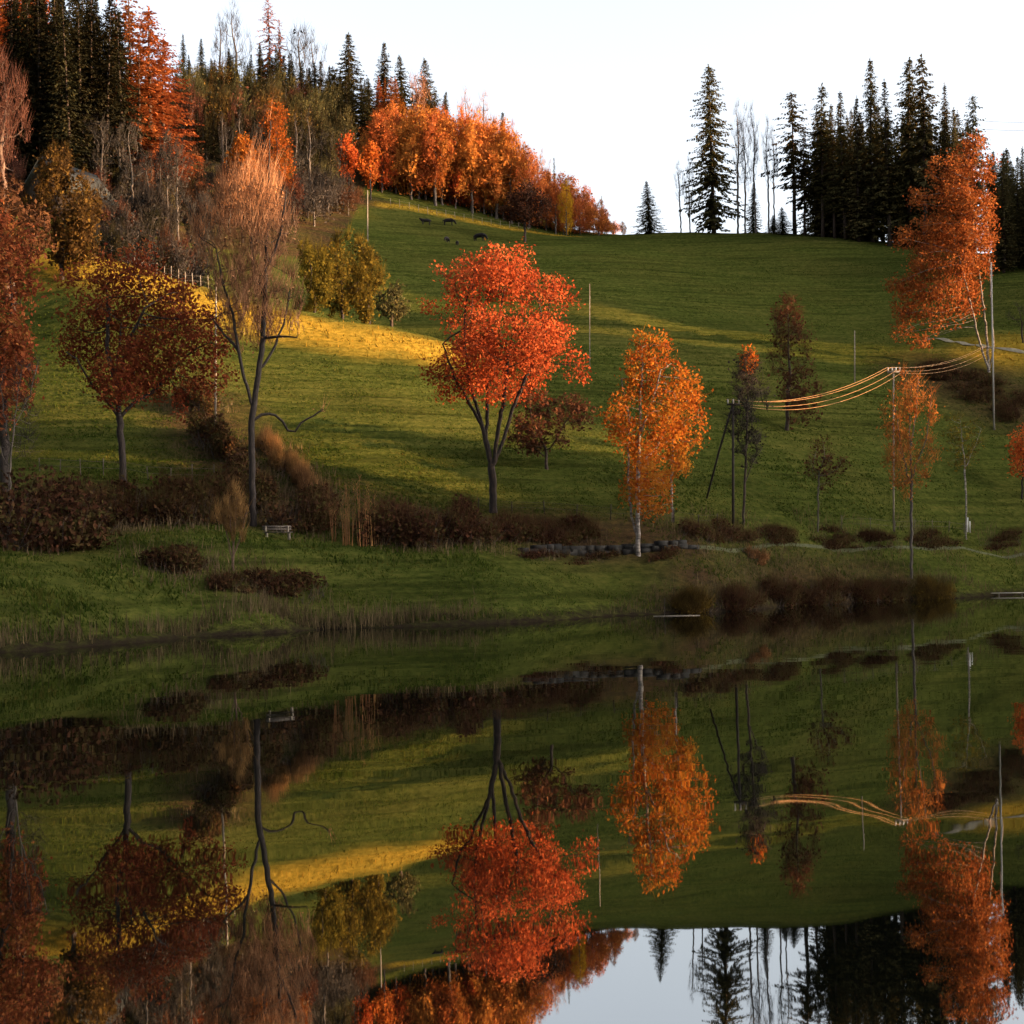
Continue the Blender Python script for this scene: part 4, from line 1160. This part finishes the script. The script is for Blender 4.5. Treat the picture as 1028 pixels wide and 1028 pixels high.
bush("red_bush", "small reddish weed clump below the farm track", "shrub", (760, 563), (1.0, .7, .9), "rust", 500, .18, 30, twigs=300, nb=6)
for px, py, w, h, lab in ((985, 392, 5.0, 2.2, "purple-brown scrub on the slope under the copper birch clump"), (945, 375, 3.6, 1.6, "purple-brown scrub left of the copper birch clump's foot"),
                          (1018, 412, 4.0, 1.8, "purple-brown scrub at the right edge below the pole")):
    bush("slope_scrub", lab, "shrub", (px, py), (w, 2.6, h * .55), "bramble", 1100, .28, 60, group="scrub on the right slope", twigs=2200, up=.5, nb=14, tl=.9, tw=.016)
# pale bare shrub on the bank
def shrub_stems(g, d):
    return [pstem(g, d, (234, 574), (234, 550), (236, 525), (238, 500)), pstem(g, d, (234, 562), (229, 540), (224, 515)), pstem(g, d, (234, 558), (242, 535), (248, 512)),
            pstem(g, d, (234, 550), (231, 525), (230, 498))]
hero("bare_shrub", "pale orange-brown leafless shrub standing free on the bank left of the bench", "shrub", (234, 574), (212, 257, 490, 552), 'ovoid',
     "bark_pink", "rust", r_base=.07, natt=420, nb=12, br=.36, stems=shrub_stems, nleaf=0, lsize=.2, twigs=1500, twig_len=.7, twig_up=.7, twig_w=.012, step=.24)
# tall dry stems by the hedge: each clump a thing
for i, (px, py, h, n_) in enumerate([(338, 543, 2.6, 5), (347, 546, 3.6, 6), (355, 547, 4.0, 7), (363, 547, 4.2, 8), (371, 546, 3.7, 7), (379, 545, 3.4, 6), (390, 544, 2.4, 5), (414, 541, 1.8, 4)]):
    g = hit(px, py); g[2] = float(gsurf(g[0], g[1])) - .05
    B = np.stack([rng.normal(size=n_) * .18, rng.normal(size=n_) * .3, np.zeros(n_)], 1)
    T = B + np.stack([rng.normal(size=n_) * .22, rng.normal(size=n_) * .2, h * (.7 + .35 * rng.random(n_))], 1)
    V1, F1 = ribbons(B, T, .028)
    nn_ = n_ * 14; k = rng.integers(0, n_, nn_); f_ = .45 + .55 * rng.random(nn_)
    b0 = B[k] + (T[k] - B[k]) * f_[:, None]; dv = rvec(nn_) * .5; dv[:, 2] += .6
    V2, F2 = ribbons(b0, b0 + dv * .5, .010)
    o = thing("stem_clump", "x", "plant", g)
    obj("stems", mesh_np("dry_stems", np.concatenate([V1, V2]), [np.concatenate([F1, F2 + len(V1)])]), M["rust"], o)
    lab = ["leftmost short clump of pale dry stems, dark hedge behind", "clump of pale dry stems second from the left", "clump of pale dry stems left of the tallest", "tallest clump of pale dry stems by the hedge",
           "clump of pale dry stems right of the tallest", "shorter clump of pale dry stems near the brambles", "low clump of pale dry stems against the brown bramble", "small single clump of dry stems before the highest bramble"][i]
    tag(o, lab, "plant", "tall dry stems by the hedge")

def blades(name, X, Y, h, w, lean, mat, label=None, kind="stuff", zoff=-.03):
    n_ = len(X)
    Z = gsurf(X, Y) + zoff
    a = rng.random(n_) * 6.283
    base = np.stack([X, Y, Z], 1)
    d = np.stack([np.cos(a) * lean * h * rng.random(n_), np.sin(a) * lean * h * rng.random(n_), h], 1)
    sd = np.stack([-np.sin(a + 1.1), np.cos(a + 1.1), np.zeros(n_)], 1) * (w * .5)[:, None]
    V_ = np.stack([base - sd, base + sd, base + d], 1).reshape(-1, 3)
    o = obj(name, mesh_np(name, V_, [np.arange(n_ * 3).reshape(-1, 3)]), M[mat])
    return tag(o, label, kind=kind)
M["grass"] = leaf_mat("grass_blades", [(0.020, 0.033, 0.0055), (0.036, 0.053, 0.008), (0.055, 0.066, 0.011), (0.09, 0.078, 0.018)], .5)
# bank and meadow grass: random plan positions, denser near the water
def scatter(n_, y0, y1, zmin, wfac=.39):
    Y = y0 + (y1 - y0) * rng.random(n_) ** 1.2
    X = (rng.random(n_) * 2 - 1) * wfac * Y
    z = gsurf(X, Y)
    k = z > zmin
    return X[k], Y[k]
X, Y = scatter(130000, 56, 140, .25)
nz = fbm(X / 2.5, Y / 2.5, 61)
k = nz > .36
X, Y, nz = X[k], Y[k], nz[k]
hs = np.where(gsurf(X, Y) < 7, .10 + .40 * (nz - .36), .08 + .25 * (nz - .36)) * (.6 + .8 * rng.random(len(X)))
blades("grass", X, Y, hs, hs * .35 + .03, .8, "grass")
X, Y = scatter(230000, 96, 260, 7)
nz = fbm(X / 3.5, Y / 5.0, 71)
di = SUNLIT_DRY[np.clip(np.searchsorted(ys, Y), 0, ny - 1), np.clip(np.searchsorted(xs, X), 0, nx - 1)]
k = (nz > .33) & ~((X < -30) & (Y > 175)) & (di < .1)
X, Y, nz = X[k], Y[k], nz[k]
hs = (.07 + .25 * (nz - .33)) * (.6 + .8 * rng.random(len(X)))
blades("grass", X, Y, hs, .12 + .14 * rng.random(len(X)), 1.1, "grass")
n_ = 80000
jj = rng.integers(0, SUNLIT_DRY.size, n_ * 6); jj = jj[(rng.random(len(jj)) < SUNLIT_DRY.ravel()[jj] ** 1.5) & (SUNLIT_DRY.ravel()[jj] > .15)][:n_]
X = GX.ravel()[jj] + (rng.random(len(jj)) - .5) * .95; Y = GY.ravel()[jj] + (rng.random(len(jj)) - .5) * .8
M["sunlit_drygrass"] = leaf_mat("sunlit_golden_grass", [(0.10, 0.075, 0.010), (0.22, 0.136, 0.015), (0.33, 0.20, 0.025)], .4)  # blades coloured gold to carry the sunlight of the strips
blades("sunlit_dry_grass", X, Y, .22 + .35 * rng.random(len(X)), .10 + .12 * rng.random(len(X)), .7, "sunlit_drygrass")
# dry reeds along the waterline
sx_, sy_ = np.array(shore_xy).T
n_ = 9000
X = rng.random(n_) * 90 - 32
Y = np.interp(X, sx_, sy_) + .15 + np.abs(rng.normal(size=n_)) * .9
dens = fbm(X / 3.2, X * 0 + 4, 81)
k = rng.random(n_) < np.clip((dens - .30) * 3.2, 0.02, 1) * np.where(X < -2, 1, .5)
X, Y = X[k], Y[k]
hs = (.35 + .75 * rng.random(len(X))) * np.where(X < -4, 1.15, .8)
blades("reeds", X, Y, hs, .035 + .03 * rng.random(len(X)), .35, "straw", zoff=-.1)

bx, by = [], []
for o_ in list(COL.objects):
    if o_.type == 'EMPTY' and o_.get("category") in ("shrub", "hedge") and o_.location.y < 150:
        k_ = 260
        a_ = rng.random(k_) * 6.283; q_ = 1.0 + 2.4 * rng.random(k_)
        bx.append(o_.location.x + np.cos(a_) * q_); by.append(o_.location.y + np.sin(a_) * q_)
X, Y = np.concatenate(bx), np.concatenate(by)
k = gsurf(X, Y) > .1
X, Y = X[k], Y[k]
blades("dead_grass", X, Y, .3 + .8 * rng.random(len(X)) ** 1.5, .03 + .04 * rng.random(len(X)), .5, "straw")
# ================================================================== poles, wires, fences
def pole(label, base, top, r=.13, arm=0.0, ins=0, lean=0, cat="pole", mat="wood", d=None):
    g = hit(*base) if d is None else at(base[0], d, base[1])
    h = W(top[0], top[1], g[1])[2] - g[2]
    x1 = W(top[0], top[1], g[1])[0] - g[0]
    g[2] = float(gsurf(g[0], g[1]))
    r_ = thing("power_pole" if arm or ins else "wooden_pole", label, cat, g)
    m = MB(); m.tube([(0, 0, -.3), (x1 * .5, 0, h * .5), (x1, 0, h)], [r, r * .9, r * .75], 8)
    m.build("post", M[mat], r_, True)
    if arm:
        m = MB(); m.box((x1, -.12, h - .35), (arm, .10, .14), 0, .015); m.build("crossarm", M[mat], r_)
    for i in range(ins):
        q = (i - (ins - 1) / 2) * (arm * .85 / max(ins - 1, 1)) if arm else 0
        m = MB(); m.tube([(x1 + q, -.12, h - .28), (x1 + q, -.12, h - .1), (x1 + q, -.12, h + .06)], [.035, .06, .04], 8)
        m.build("insulator", M["ceramic"], r_, True)
    return r_, np.array([g[0] + x1, g[1], g[2] + h])
pole("tall thin wooden pole left of the bare tree, sunlit down one side", (216, 452), (217, 290), .085)
pA, tA = pole("grey wooden pole with insulators and a slanting stay, mid shore", (736, 527), (736, 402), .11, arm=1.0, ins=3, cat="power pole", mat="bark")
foot = hit(709, 500)
m = MB(); fl = foot - np.array(pA.location); tl_ = tA - np.array(pA.location)
m.tube([fl - np.array([0, 0, .2]), (fl + tl_) * .5, tl_ - np.array([0, 0, .3])], .08, 8); m.build("stay", M["bark"], pA, True)
pB, tB = pole("slim power pole holding the sagging wires behind the reddish birch", (897, 532), (897, 368), .08, arm=1.2, ins=4, cat="power pole")
pC, tC = pole("tall pale pole right of the copper birch clump", (998, 430), (995, 262), .11, cat="pole", mat="wood_pale")
pole("thin short pole standing alone on the dome's right flank", (858, 385), (858, 333), .075)
pole("thin grey pole on the meadow just right of the largest maple", (592, 372), (592, 286), .05)
pole("thin pole at the top field's left corner below the red tree", (369, 243), (369, 192), .11)
tD = W(992, 348, hit(990, 374)[1] - 1.0)
for i in range(4):
    o_ = (i - 1.5) * .42
    zz = (.0, .02, -.28, -.5)[i]
    m = MB()
    path = []
    for (a, b_, sag) in ((tA, tB, 1.15), (tB, tD, .8)):
        aa = a + np.array([o_ * (.95 if a is tA else 1), -.12, zz + .05]); bb = b_ + np.array([o_, -.12, zz + .05])
        for s in np.linspace(0, 1, 25)[(1 if path else 0):]:
            q = aa + (bb - aa) * s; q[2] -= sag * 4 * s * (1 - s) * (1 + .08 * i); path.append(q)
    m.tube(np.array(path), .0145, 5)
    tag(m.build("power_wire", M["wire"], None, True), ["uppermost sagging wire between the two power poles", "second sagging wire from the top between the power poles",
                                                      "third sagging wire from the top between the power poles", "lowest sagging wire between the two power poles"][i], "wire", "sagging power wires")
for i, (y0, y1) in enumerate(((117, 115), (125, 124))):
    a, b_ = W(972, y0 + 3, 292), W(1120, y1, 240)
    s = np.linspace(0, 1, 16)[:, None]
    q = a + (b_ - a) * s; q[:, 2] -= 3 * (s * (1 - s))[:, 0] * 1.2
    m = MB(); m.tube(q, .035, 4)
    tag(m.build("overhead_cable", M["ceramic"], None, True), ("upper", "lower")[i] + " thin pale cable crossing the sky at the right edge", "cable", "pale sky cables")

def fence(label, line, hpost, n_, wires=2, group=None, mat="wood", r=.04):
    q = np.array([hit(px, py) for px, py in line])
    L_ = np.concatenate([[0], np.cumsum(np.linalg.norm(np.diff(q[:, :2], axis=0), axis=1))])
    t_ = np.linspace(0, L_[-1], n_)
    X, Y = np.interp(t_, L_, q[:, 0]), np.interp(t_, L_, q[:, 1])
    Z = gsurf(X, Y)
    f_ = thing("wire_fence", label, "fence", (X[0], Y[0], Z[0]), group=group)
    for i in range(n_):
        hh = hpost * random.uniform(.85, 1.15); lx = random.uniform(-.08, .08)
        c_ = np.array([X[i] - X[0], Y[i] - Y[0], Z[i] - Z[0]])
        m = MB(); m.tube([c_ + (0, 0, -.2), c_ + (lx * .5, 0, hh * .5), c_ + (lx, 0, hh)], r, 6); m.build("post", M[mat], f_)
    for w_ in range(wires):
        hh = hpost * (.45 + .4 * w_)
        m = MB(); m.tube(np.stack([X - X[0], Y - Y[0], Z - Z[0] + hh], 1), .012, 3); m.build("wire", M[mat], f_)
    return f_
fence("pale post fence running along the top of the sunlit crest", [(128, 266), (160, 276), (190, 286), (225, 294)], 1.35, 14)
fence("wire fence between meadow and bank right of the young tree", [(845, 533), (890, 533), (935, 534), (968, 536)], 1.1, 7, mat="bark_grey", r=.035)
fence("wooden posts along the forest edge above the sunlit strip", [(392, 209), (430, 215), (480, 224), (530, 233)], 1.5, 16)
fence("sparse grey fence below the meadow between maple and orange birch", [(480, 512), (520, 516), (575, 520), (625, 524), (690, 529), (720, 530)], 1.0, 9, mat="bark", r=.035)
fence("posts at the foot of the shaded left meadow", [(40, 474), (80, 478), (137, 479), (215, 484)], 1.1, 9, mat="bark_grey", r=.035)
g = hit(971, 534); g[2] = float(gsurf(g[0], g[1]))
r_ = thing("marker_stake", "short white stake beside the farm track at the right", "stake", g)
m = MB(); m.tube([(0, 0, -.2), (.02, 0, .5), (.05, 0, 1.35)], .085, 8); m.build("post", M["ceramic"], r_, True)
m = MB(); m.tube([(.30, .1, -.2), (.30, .1, 1.0)], .06, 8); m.build("brace", M["ceramic"], r_, True)

# ================================================================== bench, wall, landing, floating pole, track
g = hit(279, 541); g[2] = float(gsurf(g[0], g[1]))
r_ = thing("park_bench", "weathered grey bench in front of the dark hedge", "bench", g, math.radians(20))
m = MB()
for k in range(3): m.box((0, -.16 + k * .15, .46), (1.75, .13, .045), 0, .01)
m.build("seat", M["bark_grey"], r_)
m = MB()
for k in range(2): m.box((0, .24 + k * .03, .64 + k * .16), (1.75, .035, .12), 0, .01)
m.build("backrest", M["bark_grey"], r_)
for sx in (-.68, .68):
    m = MB(); m.box((sx, -.13, .21), (.09, .08, .44), 0, .01); m.box((sx, .23, .42), (.09, .06, .86), 0, .01); m.box((sx, .05, .405), (.07, .42, .06), 0, .01); m.build("leg", M["wood"], r_)
# dry stone wall
line = [hit(px, py) for px, py in ((520, 554), (560, 555), (600, 557), (640, 557), (672, 556), (696, 553))]
q = np.array(line); L_ = np.concatenate([[0], np.cumsum(np.linalg.norm(np.diff(q[:, :2], axis=0), axis=1))])
m = MB(); total = L_[-1]
for row in range(2):
    s = random.uniform(0, .3)
    while s < total:
        w_ = random.uniform(.5, 1.5)
        hfac = min(1, s / 2.5, (total - s) / 2.0)
        if row / 2 <= hfac:
            x_, y_ = np.interp(s + w_ / 2, L_, q[:, 0]), np.interp(s + w_ / 2, L_, q[:, 1])
            z_ = float(gsurf(x_, y_))
            m.box((x_ - q[0, 0], y_ - q[0, 1] + random.uniform(-.05, .05) + .06 * row, z_ - q[0, 2] + row * .30 + .05 + random.uniform(-.05, .05)), (w_ * 1.0, .5, .36 * random.uniform(.85, 1.3)), math.radians(38) + random.uniform(-.2, .2), .035)
        s += w_
tag(m.build("stone_wall", M["stone"], None, False, q[0]), "low dark dry stone wall in the bank behind the orange birch", "wall")
for _px, _py, _w in ((545, 561, 2.2), (600, 563, 2.6), (668, 562, 2.0)):
    bush("low_bush", {545: "dark weeds before the stone wall's left end", 600: "dark weeds before the stone wall's middle", 668: "dark weeds right of the orange birch's trunk, before the wall"}[_px], "shrub", (_px, _py), (_w, .5, .55), "bramble", 500, .16, 30, twigs=300, nb=8, tl=.4)
# grassy top of the wall's terrace: earth filled behind the wall is the ground itself
g = hit(1002, 599.5)
r_ = thing("landing_plank", "long pale plank lying along the water's edge, right", "plank", (g[0], g[1] - .3, .16))
m = MB(); m.box((0, 0, .06), (5.2, .42, .06), math.radians(-2), .02); m.build("board", M["wood_pale"], r_)
for x_ in (-2, 0, 2): 
    m = MB(); m.tube([(x_, .05, -.7), (x_, .05, .005)], .07, 8); m.build("stake", M["wood"], r_)
d = shore_d(678, 618) - .8
p0, p1 = W(656, 618.5, d), W(703, 617.5, d)
m = MB(); m.tube([(p0[0], p0[1], .015), ((p0[0] + p1[0]) / 2, p0[1] + .1, .02), (p1[0], p1[1] + .2, .015)], [.022, .026, .018], 8)
tag(m.build("floating_pole", M["wood"], None, True), "thin pale pole floating along the shore below the stone wall", "pole")
# stick in the water
p0 = W(667, 617, d + .5); m = MB(); m.tube([(p0[0], p0[1], -.5), (p0[0] + .03, p0[1], 1.1)], .022, 6)
tag(m.build("wooden_stake", M["bark"], None, True), "thin upright stake in the water beside the floating pole", "stake")
M["gravel"] = solid("gravel_track", (0.026, 0.028, 0.008), (0.040, 0.042, 0.014), 1.5)
M["track"] = solid("pale_track", (0.09, 0.078, 0.05), (0.15, 0.13, 0.085), 1.5)
def track(line, w, name, lift=.03, mat="gravel"):
    q = np.array([hit(px, py)[:2] for px, py in line])
    L_ = np.concatenate([[0], np.cumsum(np.linalg.norm(np.diff(q, axis=0), axis=1))])
    s = np.arange(0, L_[-1], .8)
    X, Y = np.interp(s, L_, q[:, 0]), np.interp(s, L_, q[:, 1])
    tx_, ty_ = np.gradient(X), np.gradient(Y); l_ = np.hypot(tx_, ty_)
    nx_, ny_ = -ty_ / l_, tx_ / l_
    V_ = []
    cs = np.linspace(-1, 1, 5)
    for c_ in cs:
        wv = w * (1 + .25 * (fbm(s / 3, s * 0 + c_ * 7, 91) - .5))
        x_, y_ = X + nx_ * c_ * wv / 2, Y + ny_ * c_ * wv / 2
        V_.append(np.stack([x_, y_, gsurf(x_, y_) + lift - .05 * abs(c_) ** 4], 1))
    V_ = np.stack(V_, 1); k = len(s)
    ii = np.arange(k * 5).reshape(k, 5)
    F_ = np.stack([ii[:-1, :-1], ii[:-1, 1:], ii[1:, 1:], ii[1:, :-1]], -1).reshape(-1, 4)
    return tag(obj(name, mesh_np(name, V_.reshape(-1, 3), [F_], True), M[mat]), kind="structure")
track([(700, 551), (760, 551), (830, 550), (900, 550), (970, 552), (1028, 555), (1080, 557)], 0.45, "path")
track([(930, 340), (965, 346), (1000, 352), (1040, 358)], .8, "road", .14, "track")

# ================================================================== barn
bush("grey_bush", "grey-green bush hiding the foot of the barn", "shrub", (100, 240), (4.0, 3.0, 5.0), "twig_grey", 2500, .3, 60, twigs=2500, up=.6, nb=12, d=176, tl=1.4, tw=.02)
g = at(70, 186, 207); g[2] = float(gsurf(g[0], g[1])) - .3
r_ = thing("barn", "grey-roofed barn half hidden behind the yellow-brown tree", "barn", g, math.radians(-25))
hw, hl, he, hr = 3.6, 4.6, 2.8, 7.0
V_ = np.array([(-hw, -hl, 0), (hw, -hl, 0), (hw, -hl, he), (0, -hl, hr), (-hw, -hl, he), (-hw, hl, 0), (hw, hl, 0), (hw, hl, he), (0, hl, hr), (-hw, hl, he)], float)
me = mesh_np("wall", V_, [np.array([[1, 6, 7, 2], [5, 0, 4, 9], [0, 1, 2, 4], [6, 5, 9, 7]]), np.array([[4, 2, 3], [7, 9, 8]])])
obj("wall", me, M["plank"], r_)
for s in (-1, 1):
    e = .6; sl = (hr - he) / hw
    a = [(0, hr + .12), (s * (hw + e), he - e * sl + .12), (s * (hw + e), he - e * sl - .06), (0, hr - .06)]
    V_ = np.array([(x_, -hl - e, z_) for x_, z_ in a] + [(x_, hl + e, z_) for x_, z_ in a])
    obj("roof", mesh_np("roof", V_, [np.array([[0, 1, 2, 3], [7, 6, 5, 4], [0, 4, 5, 1], [1, 5, 6, 2], [2, 6, 7, 3], [3, 7, 4, 0]])]), M["roof"], r_)
m = MB(); m.box((0, -hl - .05, 1.25), (2.0, .08, 2.5), 0, .02); m.build("door", M["plank"], r_)
m = MB(); m.box((0, -hl - .04, 4.6), (.9, .07, .9), 0, .02); m.build("window", M["plank"], r_)

# ================================================================== cows
def cow_mesh(graze):
    bm_v = [(0, 0, 1.05), (.55, 0, 1.12), (-.55, 0, 1.12), (-.85, 0, 1.05),  # pelvis-mid, hip, chest, shoulder
            ]
    vs_ = [(0.0, 0, 1.02), (.70, 0, 1.10), (-.55, 0, 1.05), (-.85, 0, 1.12), (-1.15, 0, .95 if graze else 1.35), (-1.35, 0, .55 if graze else 1.48), (-1.55, 0, .28 if graze else 1.36),
           (.68, .22, .75), (.74, .22, .38), (.70, .22, .03), (.68, -.22, .75), (.66, -.22, .38), (.60, -.22, .03),
           (-.68, .2, .72), (-.66, .2, .36), (-.68, .2, .03), (-.68, -.2, .72), (-.74, -.2, .36), (-.78, -.2, .03), (.98, 0, 1.05), (1.04, 0, .55)]
    es_ = [(0, 1), (0, 2), (2, 3), (3, 4), (4, 5), (5, 6), (1, 7), (7, 8), (8, 9), (1, 10), (10, 11), (11, 12), (3, 13), (13, 14), (14, 15), (3, 16), (16, 17), (17, 18), (1, 19), (19, 20)]
    rad = [.40, .33, .40, .33, .22, .17, .11, .15, .07, .07, .15, .07, .07, .13, .065, .065, .13, .065, .065, .06, .035]
    me_ = bpy.data.meshes.new("cow")
    me_.from_pydata(vs_, es_, [])
    o = bpy.data.objects.new("cow_tmp", me_); COL.objects.link(o)
    sk = o.modifiers.new("skin", 'SKIN')
    for i, rr_ in enumerate(rad):
        me_.skin_vertices[0].data[i].radius = (rr_, rr_)
    me_.skin_vertices[0].data[0].use_root = True
    ss = o.modifiers.new("sub", 'SUBSURF'); ss.levels = ss.render_levels = 1
    dg = bpy.context.evaluated_depsgraph_get()
    res = bpy.data.meshes.new_from_object(o.evaluated_get(dg))
    res.name = "cow"
    # ears and horns
    bpy.data.objects.remove(o)
    return res
try:
    CM = [cow_mesh(True), cow_mesh(False)]
    for (px, py, w_, gi, face, lab) in ((428, 227, 8, 1, 0, "dark cow farthest up the field, left of the pair"), (450, 228, 9, 0, math.pi, "dark cow right of the farthest one, upper field"),
                                        (449, 245, 7, 0, 1.2, "dark cow lower on the field, left one of two close together"), (459, 247, 6, 1, -1.4, "smallest dark cow, right one of two close together"),
                                        (481, 243, 10, 0, 2.7, "largest dark cow, rightmost of the herd")):
        g = hit(px, py, 180); g[2] = float(gsurf(g[0], g[1]))
        o = obj("cow", CM[gi], M["hide"], None, g)
        o.rotation_euler = (0, 0, face); s = w_ / 8 * .95; o.scale = (s, s, s)
        tag(o, lab, "cow", "cows grazing on the upper field")
    for c_ in CM: c_.shade_smooth()
except Exception as ex:
    print("COW", ex)
